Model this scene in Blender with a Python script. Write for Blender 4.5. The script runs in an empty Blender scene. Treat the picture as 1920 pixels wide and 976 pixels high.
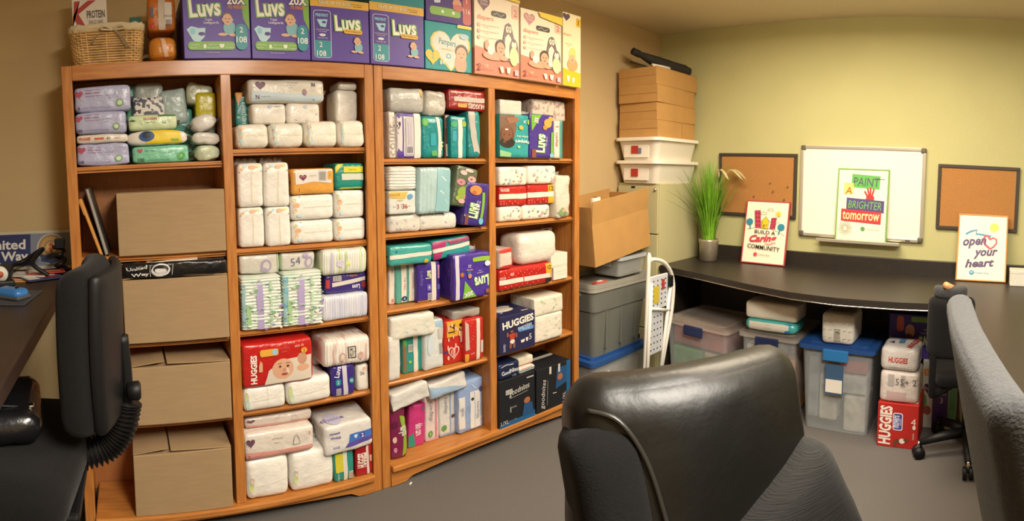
import bpy, bmesh, math, random
from mathutils import Vector, Matrix, noise
random.seed(7)
# ------------------------------------------------------------------ camera (cylindrical sweep panorama of the room)
IMG_W, IMG_H = 1920, 976
YAW, PITCH, ROLL = 0.7032, -0.0701, -0.0053
FPX, CY0, KV, CAM_Z = 1021.3, 389.05, 0.9972, 1.3881
CASE_Y, CASE_X, UNIT_W, CASE_H, CASE_D = 2.0568, -0.232, 1.2365, 1.83, 0.262
WALL_Y, WALL_X, CEIL_Z = CASE_Y + CASE_D + 0.004, 3.404, 2.387
_f = Vector((math.sin(YAW), math.cos(YAW), 0)); _r = Vector((math.cos(YAW), -math.sin(YAW), 0)); _u = Vector((0, 0, 1))
_f2 = _f*math.cos(PITCH) + _u*math.sin(PITCH); _u2 = _u*math.cos(PITCH) - _f*math.sin(PITCH)
_r3 = _r*math.cos(ROLL) + _u2*math.sin(ROLL); _u3 = _u2*math.cos(ROLL) - _r*math.sin(ROLL)
scene = bpy.context.scene
C = scene.collection
cam_data = bpy.data.cameras.new('camera'); cam = bpy.data.objects.new('camera', cam_data); C.objects.link(cam)
cam_data.type = 'PANO'; cam_data.panorama_type = 'CENTRAL_CYLINDRICAL'
cam_data.central_cylindrical_range_u_min = -IMG_W/2/FPX; cam_data.central_cylindrical_range_u_max = IMG_W/2/FPX
cam_data.central_cylindrical_range_v_min = (CY0-IMG_H)/(FPX*KV); cam_data.central_cylindrical_range_v_max = CY0/(FPX*KV)
cam_data.central_cylindrical_radius = 1.0
cam_data.clip_start = 0.01
cam.matrix_world = Matrix(((_r3.x, _u3.x, -_f2.x, 0), (_r3.y, _u3.y, -_f2.y, 0), (_r3.z, _u3.z, -_f2.z, CAM_Z), (0, 0, 0, 1)))
scene.camera = cam
# ------------------------------------------------------------------ world, lights, exposure
def lin(h):
    h = h.lstrip('#'); v = [int(h[i:i+2], 16)/255 for i in (0, 2, 4)]
    return tuple(c/12.92 if c <= .04045 else ((c+.055)/1.055)**2.4 for c in v) + (1,)
world = bpy.data.worlds.new('world'); scene.world = world; world.use_nodes = True
world.node_tree.nodes['Background'].inputs[0].default_value = (1, .84, .62, 1)
world.node_tree.nodes['Background'].inputs[1].default_value = 0.05
def area(name, loc, sx, sy, power, col):
    l = bpy.data.lights.new(name, 'AREA'); l.shape = 'RECTANGLE'; l.size = sx; l.size_y = sy; l.energy = power; l.color = col
    o = bpy.data.objects.new(name, l); o.location = loc; C.objects.link(o); return o
LAMPS = [((2.2, .75), 19, (1, .88, .69)), ((0.75, -0.35), 48, (1, .96, .88))]      # ceiling troffers, both above the top of the frame
for (lx, ly), pw, lc in LAMPS:
    area('troffer_light', (lx, ly, CEIL_Z-.085), .55, 1.15, pw, lc)
scene.view_settings.view_transform = 'Standard'; scene.view_settings.look = 'None'
scene.view_settings.exposure = 0.84; scene.view_settings.gamma = 1; scene.view_settings.use_curve_mapping = False
# ------------------------------------------------------------------ pixel -> direction -> point on a known plane
def ray(x, y):
    th = (x-960)/FPX; v = (CY0-y)/(FPX*KV); return _r3*math.sin(th) + _u3*v + _f2*math.cos(th)
O = Vector((0, 0, CAM_Z))
def hy(x, y, Y): d = ray(x, y); return O + d*(Y/d.y)
def hx(x, y, X): d = ray(x, y); return O + d*(X/d.x)
def hz(x, y, Z): d = ray(x, y); return O + d*((Z-CAM_Z)/d.z)
# ------------------------------------------------------------------ materials
MATS = {}
def mat(key, col='#ffffff', rough=.5, bump=0, bscale=40, var=0, vscale=6, metal=0, coat=0, alpha=1, stretch=(1, 1, 1), col2=None, sheen=0, detail=3, emit=0, thr=None, spec=.5):
    if key in MATS: return MATS[key]
    m = bpy.data.materials.new(key); m.use_nodes = True; nt = m.node_tree; b = nt.nodes['Principled BSDF']
    b.inputs['Base Color'].default_value = lin(col); b.inputs['Roughness'].default_value = rough; b.inputs['Metallic'].default_value = metal
    b.inputs['Coat Weight'].default_value = coat; b.inputs['Coat Roughness'].default_value = .15; b.inputs['Alpha'].default_value = alpha
    b.inputs['Sheen Weight'].default_value = sheen; b.inputs['Specular IOR Level'].default_value = spec
    if emit: b.inputs['Emission Color'].default_value = lin(col); b.inputs['Emission Strength'].default_value = emit
    if bump or var:
        tc = nt.nodes.new('ShaderNodeTexCoord'); mp = nt.nodes.new('ShaderNodeMapping'); mp.inputs['Scale'].default_value = stretch
        nt.links.new(tc.outputs['Object'], mp.inputs[0])
    if var:
        n = nt.nodes.new('ShaderNodeTexNoise'); n.inputs['Scale'].default_value = vscale; n.inputs['Detail'].default_value = detail
        nt.links.new(mp.outputs[0], n.inputs['Vector'])
        r = nt.nodes.new('ShaderNodeValToRGB'); c = lin(col)
        e = r.color_ramp.elements
        if thr: e[0].position, e[1].position = thr
        else: e[0].position, e[1].position = .35, .65
        e[0].color = lin(col2) if col2 else tuple(x*(1-var) for x in c[:3]) + (1,)
        e[1].color = c if col2 else tuple(min(1, x*(1+var)) for x in c[:3]) + (1,)
        nt.links.new(n.outputs['Fac'], r.inputs[0]); nt.links.new(r.outputs[0], b.inputs['Base Color'])
    if bump:
        n = nt.nodes.new('ShaderNodeTexNoise'); n.inputs['Scale'].default_value = bscale; n.inputs['Detail'].default_value = detail
        nt.links.new(mp.outputs[0], n.inputs['Vector'])
        bp = nt.nodes.new('ShaderNodeBump'); bp.inputs['Strength'].default_value = bump; bp.inputs['Distance'].default_value = .01
        nt.links.new(n.outputs['Fac'], bp.inputs['Height']); nt.links.new(bp.outputs[0], b.inputs['Normal'])
    MATS[key] = m; return m
def ink(col): return mat('ink_'+col, col, .42)
def film(col, var=.02): return mat('film_'+col, col, .27, bump=.55, bscale=30, var=var, vscale=22, coat=.2, detail=6)
def card(col): return mat('card_'+col, col, .55, bump=.05, bscale=60, var=.03, vscale=5)
wood_h = mat('oak_h', '#c4833f', .40, bump=.04, bscale=30, var=.10, vscale=9, stretch=(.9, 9, 9), col2='#b06c30', coat=.2)
wood_v = mat('oak_v', '#c4833f', .40, bump=.04, bscale=30, var=.10, vscale=9, stretch=(9, 9, .9), col2='#b06c30', coat=.2)
wood_in = mat('oak_in', '#a96d3c', .5, var=.08, vscale=8, stretch=(7, 7, 1))
kraft = mat('kraft', '#a68a66', .8, bump=.05, bscale=120, var=.04, vscale=14, stretch=(1, 1, 6))
kraft2 = mat('kraft_tan', '#b98d52', .8, bump=.05, bscale=120, var=.05, vscale=9)
kraft_dark = mat('kraft_inside', '#8a6a45', .85, var=.05)
black_plastic = mat('black_plastic', '#0d0d0f', .5, spec=.35)
black_fabric = mat('black_fabric', '#100f0f', .95, bump=.25, bscale=260, var=.1, vscale=160, sheen=.05, spec=.25)
leather = mat('black_leather', '#0c0b08', .43, bump=.35, bscale=12, var=.1, vscale=7, coat=0, detail=6, spec=.55)
counter_m = mat('counter_laminate', '#2c2621', .40, var=.12, vscale=60, bump=.02, bscale=90)
white_paint = mat('white_paint', '#efece6', .35)
chrome = mat('chrome', '#c9c5bd', .22, metal=1)
paper = mat('paper', '#efe9dc', .7)
# ------------------------------------------------------------------ mesh helpers
def mesh_obj(name, me, m, parent=None, smooth=False):
    o = bpy.data.objects.new(name, me); C.objects.link(o)
    if m is not None:
        for x in (m if isinstance(m, (list, tuple)) else [m]): me.materials.append(x)
    if smooth: me.shade_smooth()
    if parent: o.parent = parent
    return o
def obj(name, bm, m, parent=None, smooth=False):
    me = bpy.data.meshes.new(name); bmesh.ops.recalc_face_normals(bm, faces=bm.faces); bm.to_mesh(me); bm.free()
    return mesh_obj(name, me, m, parent, smooth)
def tag(o, label=None, cat=None, group=None, kind=None):
    if label: o['label'] = label
    if cat: o['category'] = cat
    if group: o['group'] = group
    if kind: o['kind'] = kind
    return o
def thing(name, label, cat, loc=(0, 0, 0), rot=(0, 0, 0), group=None):
    o = bpy.data.objects.new(name, None); C.objects.link(o); o.location = loc; o.empty_display_size = .05
    o.rotation_euler = [math.radians(a) for a in rot]
    return tag(o, label, cat, group)
def add_box(bm, x0, x1, y0, y1, z0, z1, bev=0, seg=2, M=None):
    g = bmesh.ops.create_cube(bm, size=1); vs = g['verts']
    for v in vs: v.co = Vector(((x0+x1)/2 + v.co.x*(x1-x0), (y0+y1)/2 + v.co.y*(y1-y0), (z0+z1)/2 + v.co.z*(z1-z0)))
    if M is not None: bmesh.ops.transform(bm, matrix=M, verts=vs)
    if bev:
        es = list({e for v in vs for e in v.link_edges})
        bmesh.ops.bevel(bm, geom=es, offset=bev, segments=seg, affect='EDGES', profile=.5)
    return bm
def box(x0, x1, y0, y1, z0, z1, bev=0, seg=2, M=None): return add_box(bmesh.new(), x0, x1, y0, y1, z0, z1, bev, seg, M)
def add_tube(bm, pts, r, n=10, caps=True, closed=False):
    pts = [Vector(p) for p in pts]; rings = []; N = len(pts)
    rr = r if isinstance(r, (list, tuple)) else [r]*N
    up = None
    for i, p in enumerate(pts):
        a = pts[(i-1) % N] if closed else pts[max(i-1, 0)]; b = pts[(i+1) % N] if closed else pts[min(i+1, N-1)]
        t = (b-a).normalized()
        if up is None: up = t.orthogonal().normalized()
        else:
            up = up - t*up.dot(t); up = up.normalized() if up.length > 1e-6 else t.orthogonal().normalized()
        s = t.cross(up)
        rings.append([bm.verts.new(p + (up*math.cos(2*math.pi*k/n) + s*math.sin(2*math.pi*k/n))*rr[i]) for k in range(n)])
    for i in range(N if closed else N-1):
        A, B = rings[i], rings[(i+1) % N]
        for k in range(n): bm.faces.new((A[k], A[(k+1) % n], B[(k+1) % n], B[k]))
    if caps and not closed: bm.faces.new(rings[0][::-1]); bm.faces.new(rings[-1])
    return bm
def tube(pts, r, n=10, closed=False): return add_tube(bmesh.new(), pts, r, n, closed=closed)
def smooth_path(pts, k=6, closed=False):
    pts = [Vector(p) for p in pts]; N = len(pts); out = []
    for i in range(N if closed else N-1):
        g = lambda j: pts[j % N] if closed else pts[min(max(j, 0), N-1)]
        p0, p1, p2, p3 = g(i-1), g(i), g(i+1), g(i+2)
        for s in range(k):
            t = s/k; out.append(.5*((2*p1) + (p2-p0)*t + (2*p0-5*p1+4*p2-p3)*t*t + (3*p1-p0-3*p2+p3)*t**3))
    if not closed: out.append(pts[-1])
    return out
def lathe(profile, n=24, bm=None, M=None):
    bm = bm or bmesh.new(); rings = []
    for r, z in profile:
        rings.append([bm.verts.new((r*math.cos(2*math.pi*k/n), r*math.sin(2*math.pi*k/n), z)) for k in range(n)])
    for A, B in zip(rings, rings[1:]):
        for k in range(n): bm.faces.new((A[k], A[(k+1) % n], B[(k+1) % n], B[k]))
    bm.faces.new(rings[0][::-1]); bm.faces.new(rings[-1])
    if M is not None: bmesh.ops.transform(bm, matrix=M, verts=[v for R in rings for v in R])
    return bm
def add_prism(bm, pts, M, depth):          # 2-D outline extruded by depth along +local z, placed by M
    a = [bm.verts.new(M @ Vector((x, y, 0))) for x, y in pts]; b = [bm.verts.new(M @ Vector((x, y, depth))) for x, y in pts]
    n = len(pts); bm.faces.new(a[::-1]); bm.faces.new(b)
    for k in range(n): bm.faces.new((a[k], a[(k+1) % n], b[(k+1) % n], b[k]))
    return bm
MXZ = Matrix(((1, 0, 0, 0), (0, 0, 1, 0), (0, 1, 0, 0), (0, 0, 0, 1)))     # outline x,y -> world x,z ; depth -> +y
# ------------------------------------------------------------------ soft bodies
def nodes(n): return [math.sin(math.pi/2*(-1+2*i/n)) for i in range(n+1)]
def softform(w, d, h, r=.03, bulge=.03, crease=(), ridge=None, amp=.003, freq=9, seed=0, taper=0, lean=0, sag=0):
    half = (w/2, d/2, h/2); r = min(r, min(half)*.98); sv = Vector((seed*3.1, seed*1.7, seed*.9))
    def f(c):
        p = [c[i]*half[i] for i in range(3)]
        q = [max(-(half[i]-r), min(half[i]-r, p[i])) for i in range(3)]
        dv = Vector([p[i]-q[i] for i in range(3)])
        if dv.length > 1e-9: dv = dv.normalized()*r
        p = Vector(q) + dv
        if taper:
            k = 1 - taper*abs(c[0])**3; p.z = (p.z+half[2])*k - half[2] + h*(1-k)*.5; p.y *= 1-.3*taper*abs(c[0])**3
        if bulge:
            p.x *= 1 + bulge*(1-c[1]**2)*(1-c[2]**2); p.y *= 1 + bulge*1.5*(1-c[0]**2)*(1-c[2]**2); p.z *= 1 + bulge*(1-c[0]**2)*(1-c[1]**2)
        for ax, pos, dep in crease:
            g = 1 - dep*math.exp(-((c[ax]-pos)/.07)**2)
            for i in range(3):
                if i != ax: p[i] *= g
        if ridge:
            ax, nn, a = ridge[:3]; s = abs(math.sin(math.pi*nn*(c[ax]+1)/2)) ** .6
            for i in range(3):
                if i != ax: p[i] *= 1 - a*(1-s)
        if amp: p = p + noise.noise_vector(p*freq + sv)*amp + noise.noise_vector(p*freq*3.3 + sv)*amp*.45
        if sag: p.z -= sag*(c[0]**2)*(c[2]+1)*h*.5
        p.x = max(-half[0], min(half[0], p.x)); p.y = min(p.y, half[1]); p.z = max(-half[2], min(half[2], p.z))
        if lean: p.x += lean*(p.z+half[2])
        p.z += half[2]
        return p
    return f
def soft_mesh(name, f, n=(12, 8, 10), extra=None):
    verts, idx, faces = [], {}, []
    G = [nodes(k) for k in n]
    if extra:
        ax, k = extra; G[ax] = [-1+2*i/k for i in range(k+1)]
    L = [len(g)-1 for g in G]
    def vid(i, j, k):
        key = (i, j, k)
        if key not in idx: idx[key] = len(verts); verts.append(f((G[0][i], G[1][j], G[2][k])))
        return idx[key]
    for i in range(L[0]):
        for k in range(L[2]):
            faces.append((vid(i, 0, k), vid(i+1, 0, k), vid(i+1, 0, k+1), vid(i, 0, k+1)))
            faces.append((vid(i+1, L[1], k), vid(i, L[1], k), vid(i, L[1], k+1), vid(i+1, L[1], k+1)))
        for j in range(L[1]):
            faces.append((vid(i, j, L[2]), vid(i+1, j, L[2]), vid(i+1, j+1, L[2]), vid(i, j+1, L[2])))
            faces.append((vid(i+1, j, 0), vid(i, j, 0), vid(i, j+1, 0), vid(i+1, j+1, 0)))
    for j in range(L[1]):
        for k in range(L[2]):
            faces.append((vid(0, j+1, k), vid(0, j, k), vid(0, j, k+1), vid(0, j+1, k+1)))
            faces.append((vid(L[0], j, k), vid(L[0], j+1, k), vid(L[0], j+1, k+1), vid(L[0], j, k+1)))
    me = bpy.data.meshes.new(name); me.from_pydata(verts, [], faces); me.update(); return me
def boxform(w, d, h): return lambda c: Vector((c[0]*w/2, c[1]*d/2, (c[2]+1)*h/2))
# ------------------------------------------------------------------ flat print on faces (lettering, panels, pictures)
_txt = {}
def text_geo(s, bold=0.0, shear=0.0):
    key = (s, bold, shear)
    if key in _txt: return _txt[key]
    cu = bpy.data.curves.new('t', 'FONT'); cu.body = s; cu.size = 1; cu.offset = bold; cu.shear = shear; cu.resolution_u = 2; cu.align_x = 'CENTER'
    o = bpy.data.objects.new('t', cu); me = o.to_mesh()
    V = [(v.co.x, v.co.y) for v in me.vertices]; Fs = [tuple(p.vertices) for p in me.polygons]
    o.to_mesh_clear(); bpy.data.objects.remove(o); bpy.data.curves.remove(cu)
    if V:
        x0, x1 = min(v[0] for v in V), max(v[0] for v in V); y0, y1 = min(v[1] for v in V), max(v[1] for v in V)
        V = [(v[0]-(x0+x1)/2, v[1]-(y0+y1)/2) for v in V]; dims = (x1-x0, y1-y0)
    else: dims = (1, 1)
    _txt[key] = (V, Fs, dims); return _txt[key]
def ell(cx, cy, rx, ry, n=18, a0=0, a1=360): return [(cx+rx*math.cos(math.radians(a0+(a1-a0)*k/n)), cy+ry*math.sin(math.radians(a0+(a1-a0)*k/n))) for k in range(n + (0 if a1-a0 == 360 else 1))]
def heart(cx, cy, w, h): return [(cx+w/2*math.sin(t)**3, cy+h/2*(13*math.cos(t)-5*math.cos(2*t)-2*math.cos(3*t)-math.cos(4*t))/16) for t in [2*math.pi*k/26 for k in range(26)]]
def rrect(x, y, w, h, rx, ry):
    o = []
    for cx, cy, a in ((x+w-rx, y+h-ry, 0), (x+rx, y+h-ry, 90), (x+rx, y+ry, 180), (x+w-rx, y+ry, 270)): o += ell(cx, cy, rx, ry, 5, a, a+90)
    return o
def stroke(pts, wd, asp=1.0):              # polyline -> ribbon outline in face units (asp = width/height of the face)
    P = [Vector((x*asp, y)) for x, y in pts]; L, R = [], []
    for i, p in enumerate(P):
        t = (P[min(i+1, len(P)-1)] - P[max(i-1, 0)]).normalized(); nrm = Vector((-t.y, t.x))*wd/2
        L.append(p+nrm); R.append(p-nrm)
    return [[(a.x/asp, a.y) for a in (L[i], L[i+1], R[i+1], R[i])] for i in range(len(P)-1)]
def prints(parent, f, face, size, items, soft=True, name='print', off=.0006):
    """items: tuples in 0..1 face units, drawn in order, each a hair above the last."""
    W, H = size; verts, faces, fm, mats_ = [], [], [], []
    def mi(col):
        m = ink(col)
        if m not in mats_: mats_.append(m)
        return mats_.index(m)
    maxl = min(W, H)/5 if soft else 1e9
    raw = []
    for it in items:
        k, col = it[0], it[1]
        if k == 'r': raw.append((col, [[(it[2], it[3]), (it[2]+it[4], it[3]), (it[2]+it[4], it[3]+it[5]), (it[2], it[3]+it[5])]], None))
        elif k == 'e': raw.append((col, [ell(*it[2:6])], None))
        elif k == 'h': raw.append((col, [heart(*it[2:6])], None))
        elif k == 'rr': raw.append((col, [rrect(it[2], it[3], it[4], it[5], it[6]*H/W if W > 0 else it[6], it[6])], None))
        elif k == 'p': raw.append((col, [it[2]], None))
        elif k == 's': raw.append((col, stroke(it[2], it[3], W/H), None))
        elif k == 'bar':
            x, y, w, h = it[2:6]; n = 9
            raw.append((col, [[(x+w*i/n, y), (x+w*(i+.35+.3*((i*7) % 3)/3)/n, y), (x+w*(i+.35+.3*((i*7) % 3)/3)/n, y+h), (x+w*i/n, y+h)] for i in range(n)], None))
        elif k == 't':
            s, cx, cy, hh = it[2:6]; rot = it[6] if len(it) > 6 else 0; op = it[7] if len(it) > 7 else {}
            V, Fs, dm = text_geo(s, op.get('b', 0.0), op.get('sh', 0.0))
            sc = hh*H/dm[1]; sx = sc*op.get('sx', 1)
            if 'w' in op: sx = op['w']*W/dm[0]          # width of the line as a fraction of the face width
            ca, sa = math.cos(math.radians(rot)), math.sin(math.radians(rot))
            if abs(rot) in (90, 270) and 'w' in op: sx = op['w']*H/dm[0]; sc = hh*W/dm[1]
            raw.append((col, Fs, [(cx+(v[0]*sx*ca-v[1]*sc*sa)/W, cy+(v[0]*sx*sa+v[1]*sc*ca)/H) for v in V]))
        elif k == 'baby':          # a printed picture of a baby: shirt, arms, head, hair
            x, y, s, skin, hair, shirt = it[2:8]; a = s*H/W
            for c2, pts in ((shirt, ell(x+.1*a, y-.48*s, .36*a, .42*s)), (skin, ell(x-.3*a, y-.85*s, .28*a, .09*s)), (skin, ell(x+.3*a, y-.88*s, .25*a, .09*s)),
                            (hair, ell(x, y+.09*s, .31*a, .33*s)), (skin, ell(x, y, .28*a, .33*s)), (skin, ell(x-.29*a, y-.02*s, .05*a, .08*s)), (skin, ell(x+.29*a, y-.02*s, .05*a, .08*s)),
                            ('#3a2820', ell(x-.1*a, y+.04*s, .035*a, .035*s, 8)), ('#3a2820', ell(x+.1*a, y+.04*s, .035*a, .035*s, 8)), ('#b9605a', ell(x, y-.14*s, .08*a, .035*s, 8))):
                raw.append((c2, [pts], None))
    seen = 0
    for li, (col, polys, V) in enumerate(raw):
        bm = bmesh.new()
        if V is not None:
            bv = [bm.verts.new((x, y, 0)) for x, y in V]
            for fc in polys:
                try: bm.faces.new([bv[i] for i in fc])
                except ValueError: pass
        else:
            for pl in polys:
                try: bm.faces.new([bm.verts.new((x, y, 0)) for x, y in pl])
                except ValueError: pass
        bmesh.ops.triangulate(bm, faces=bm.faces)
        if soft:
            for _ in range(4):
                es = [e for e in bm.edges if math.hypot((e.verts[0].co.x-e.verts[1].co.x)*W, (e.verts[0].co.y-e.verts[1].co.y)*H) > maxl]
                if not es: break
                bmesh.ops.subdivide_edges(bm, edges=es, cuts=1); bmesh.ops.triangulate(bm, faces=bm.faces)
        base = len(verts); lay = off*(1+min(li, 40)*.35)
        bm.verts.index_update(); bm.verts.ensure_lookup_table()
        for v in bm.verts:
            u, w = min(max(v.co.x, 0.0), 1.0), min(max(v.co.y, 0.0), 1.0)
            def P(u, w):
                if face == 'front': return f((2*u-1, -1, 2*w-1))
                if face == 'top': return f((2*u-1, 2*w-1, 1))
                if face == 'left': return f((-1, 1-2*u, 2*w-1))
                return f((1, 2*u-1, 2*w-1))
            p = P(u, w)
            if soft:
                e = .02; a = P(min(u+e, 1), w)-P(max(u-e, 0), w); b = P(u, min(w+e, 1))-P(u, max(w-e, 0)); nn = a.cross(b)
                nn = nn.normalized() if nn.length > 1e-12 else Vector((0, -1, 0))
            else: nn = {'front': Vector((0, -1, 0)), 'top': Vector((0, 0, 1)), 'left': Vector((-1, 0, 0)), 'right': Vector((1, 0, 0))}[face]
            verts.append(p + nn*(lay + (.0015 if soft else 0)))
        m = mi(col)
        for fc in bm.faces:
            q = [v.index for v in fc.verts]
            a2 = (fc.verts[1].co-fc.verts[0].co).cross(fc.verts[2].co-fc.verts[0].co).z
            faces.append(tuple(base+i for i in (q if a2 > 0 else q[::-1]))); fm.append(m)
        bm.free()
    # marks that lie far apart become prints of their own
    par = list(range(len(verts)))
    def find(i):
        while par[i] != i: par[i] = par[par[i]]; i = par[i]
        return i
    for fc in faces:
        for i in fc[1:]: par[find(i)] = find(fc[0])
    isl = {}
    for i, v in enumerate(verts):
        b = isl.setdefault(find(i), [list(v), list(v)])
        for a in range(3): b[0][a] = min(b[0][a], v[a]); b[1][a] = max(b[1][a], v[a])
    ks = list(isl); cl = {k: k for k in ks}
    def cf(k):
        while cl[k] != k: cl[k] = cl[cl[k]]; k = cl[k]
        return k
    sz = {k: max(isl[k][1][a]-isl[k][0][a] for a in range(3)) for k in ks}
    for i, a in enumerate(ks):
        A = isl[a]
        for b in ks[:i]:
            B = isl[b]; g2 = sum(max(0, A[0][q]-B[1][q], B[0][q]-A[1][q])**2 for q in range(3))
            if g2 <= max(.0195, .48*max(sz[a], sz[b]))**2: cl[cf(a)] = cf(b)
    groups = {}
    for fc, m in zip(faces, fm): groups.setdefault(cf(find(fc[0])), []).append((fc, m))
    for gl in groups.values():
        used = sorted({i for fc, _ in gl for i in fc}); ix = {v: k for k, v in enumerate(used)}; um = sorted({m for _, m in gl}); mx = {m: k for k, m in enumerate(um)}
        me = bpy.data.meshes.new(name); me.from_pydata([verts[i] for i in used], [], [tuple(ix[i] for i in fc) for fc, _ in gl])
        me.polygons.foreach_set('material_index', [mx[m] for _, m in gl]); me.update()
        o = mesh_obj(name, me, [mats_[m] for m in um], parent, smooth=soft)
    return o
# ================================================================== the room
wall_beige = mat('wall_beige', '#c2a97c', .9, bump=.12, bscale=45, var=.02, vscale=3)
wall_green = mat('wall_green', '#b9b582', .9, bump=.12, bscale=45, var=.02, vscale=3)
carpet = mat('carpet', '#5b5550', 1.0, bump=.5, bscale=420, var=.25, vscale=380, sheen=.15)
ceil_m = mat('ceiling_paint', '#e6dabd', .95, bump=.15, bscale=70)
X0, Y0 = -1.45, -2.3
def struct(name, bm, m): return tag(obj(name, bm, m), kind='structure')
struct('floor', box(X0-.1, WALL_X+.1, Y0-.1, WALL_Y+.1, -.08, 0), carpet)
struct('ceiling', box(X0-.1, WALL_X+.1, Y0-.1, WALL_Y+.1, CEIL_Z, CEIL_Z+.08), ceil_m)
struct('wall_back', box(X0-.1, WALL_X, WALL_Y, WALL_Y+.1, 0, CEIL_Z), wall_beige)
struct('wall_right', box(WALL_X, WALL_X+.1, Y0-.1, WALL_Y+.1, 0, CEIL_Z), wall_green)
struct('wall_left', box(X0-.1, X0, Y0-.1, WALL_Y, 0, CEIL_Z), wall_beige)
struct('wall_rear', box(X0, WALL_X, Y0-.1, Y0, 0, CEIL_Z), wall_beige)
base_m = mat('baseboard', '#4a4038', .6)
struct('baseboard_back', box(CASE_X+2*UNIT_W+.01, WALL_X-.012, WALL_Y-.012, WALL_Y, 0, .1, .003), base_m)
struct('baseboard_right', box(WALL_X-.012, WALL_X, Y0, WALL_Y, 0, .1, .003), base_m)
for i, ((lx, ly), pw, lc) in enumerate(LAMPS):
    t = thing('ceiling_light', ['ceiling light panel over the middle of the room', 'ceiling light panel over the office chairs'][i], 'light', (lx, ly, CEIL_Z))
    bm = bmesh.new()
    for a in ((-.30, -.28, -.6, .6), (.28, .30, -.6, .6), (-.28, .28, -.6, -.58), (-.28, .28, .58, .6)): add_box(bm, *a, -.03, 0)
    obj('frame', bm, white_paint, t); obj('diffuser', box(-.28, .28, -.58, .58, -.075, -.004, .01), mat('diffuser', '#ffe9c6', .6, emit=7.0), t)
# ------------------------------------------------------------------ bookcases
SH = {1: [1.448, 1.100, .764, .444, .085], 2: [1.490, 1.100, .774, .450, .085], 3: [1.441, 1.116, .786, .466, .098], 4: [1.447, 1.125, .788, .474, .098]}
COLX = {}
def bookcase(xl, cols, label):
    t = thing('bookcase', label, 'bookcase', (xl, CASE_Y, 0), group='oak bookcases along the wall')
    W, D, H = UNIT_W-.003, CASE_D, CASE_H; S = .04
    for x in (0, W-S): obj('stile', box(x, x+S, 0, .02, 0, H, .003), wood_v, t)
    for x in (.004, W-.024): obj('side_panel', box(x, x+.02, .02, D, 0, H-.001), wood_v, t)
    obj('divider', box(W/2-.02, W/2+.02, 0, D-.01, .085, H-.055, .003), wood_v, t)
    obj('top_rail', box(S, W-S, 0, .02, H-.057, H, .003), wood_h, t)
    obj('top_board', box(.024, W-.024, .02, D, H-.022, H-.001), wood_h, t)
    obj('back_panel', box(.024, W-.024, D-.008, D-.001, .05, H-.022), wood_in, t)
    for k, c in enumerate(cols):
        a, b = (.024, W/2-.02) if k == 0 else (W/2+.02, W-.024)
        COLX[c] = (xl + (S if k == 0 else W/2+.02), xl + (W/2-.02 if k == 0 else W-S))
        for z in SH[c][:-1]:
            bm = box(a+.001, b-.001, .014, D-.01, z-.024, z)
            es = [e for e in bm.edges if all(abs(v.co.y-.014) < 1e-5 for v in e.verts) and abs(e.verts[0].co.x-e.verts[1].co.x) > .1]
            bmesh.ops.bevel(bm, geom=es, offset=.010, segments=3, affect='EDGES'); obj('shelf', bm, wood_h, t)
    z = SH[cols[0]][-1]
    obj('bottom_shelf', box(S+.001, W-S-.001, -.022, D-.01, z-.026, z, .006), wood_h, t)
    P = [(S+.001, z-.026), (S+.001, .004)]
    for k in range(33):
        u = k/32; x = S+.001 + u*(W-2*S-.002); e = min(u, 1-u)
        if e < .06: y = .004
        elif e < .10: y = .004 + .022*math.sin((e-.06)/.04*math.pi/2)
        else: y = .026 + .020*math.sin(min((e-.10)/.32, 1)*math.pi/2)
        P.append((x, y))
    P += [(W-S-.001, z-.026)]
    obj('valance', add_prism(bmesh.new(), P, Matrix.Translation((0, -.004, 0)) @ MXZ, .018), wood_h, t)
    return t
bookcase(CASE_X, (1, 2), 'oak bookcase holding plain brown cartons and white nappy packs')
bookcase(CASE_X+UNIT_W, (3, 4), 'oak bookcase holding teal and red packs, beside the grey storage tote')
# ------------------------------------------------------------------ placing packs
KEY = {}
def slot(bx, s, on, col, shelf, base=CASE_Y):
    x0, y0, x1, y1 = bx; Y = base + s; xm, ym = (x0+x1)/2, (y0+y1)/2
    X0_, X1_ = hy(x0, ym, Y).x, hy(x1, ym, Y).x
    Z1 = hy(xm, y0, Y).z
    if on is None: Z0 = (SH[col][shelf-1] if col else CASE_H) + .0004
    elif isinstance(on, str): Z0 = KEY[on] + .0002
    else: Z0 = on
    if col:
        a, b = COLX[col]; X0_ = max(X0_, a+.001); X1_ = min(X1_, b-.001)
    return X0_, X1_, Y, Z0, max(Z1, Z0+.03)
def palette_prints(seed, n=6, cols=('#f3c9a4', '#bfe0ea', '#e6e79a', '#f1b58f'), side=0):
    rnd = random.Random(seed); o = []
    for _ in range(n):
        o.append(('e', rnd.choice(cols), (.06+.12*rnd.random()) if side == 0 else .1+.8*rnd.random(), .1+.8*rnd.random(), .02+.03*rnd.random(), .03+.05*rnd.random()))
    return o
NSEED = [1]
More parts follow.
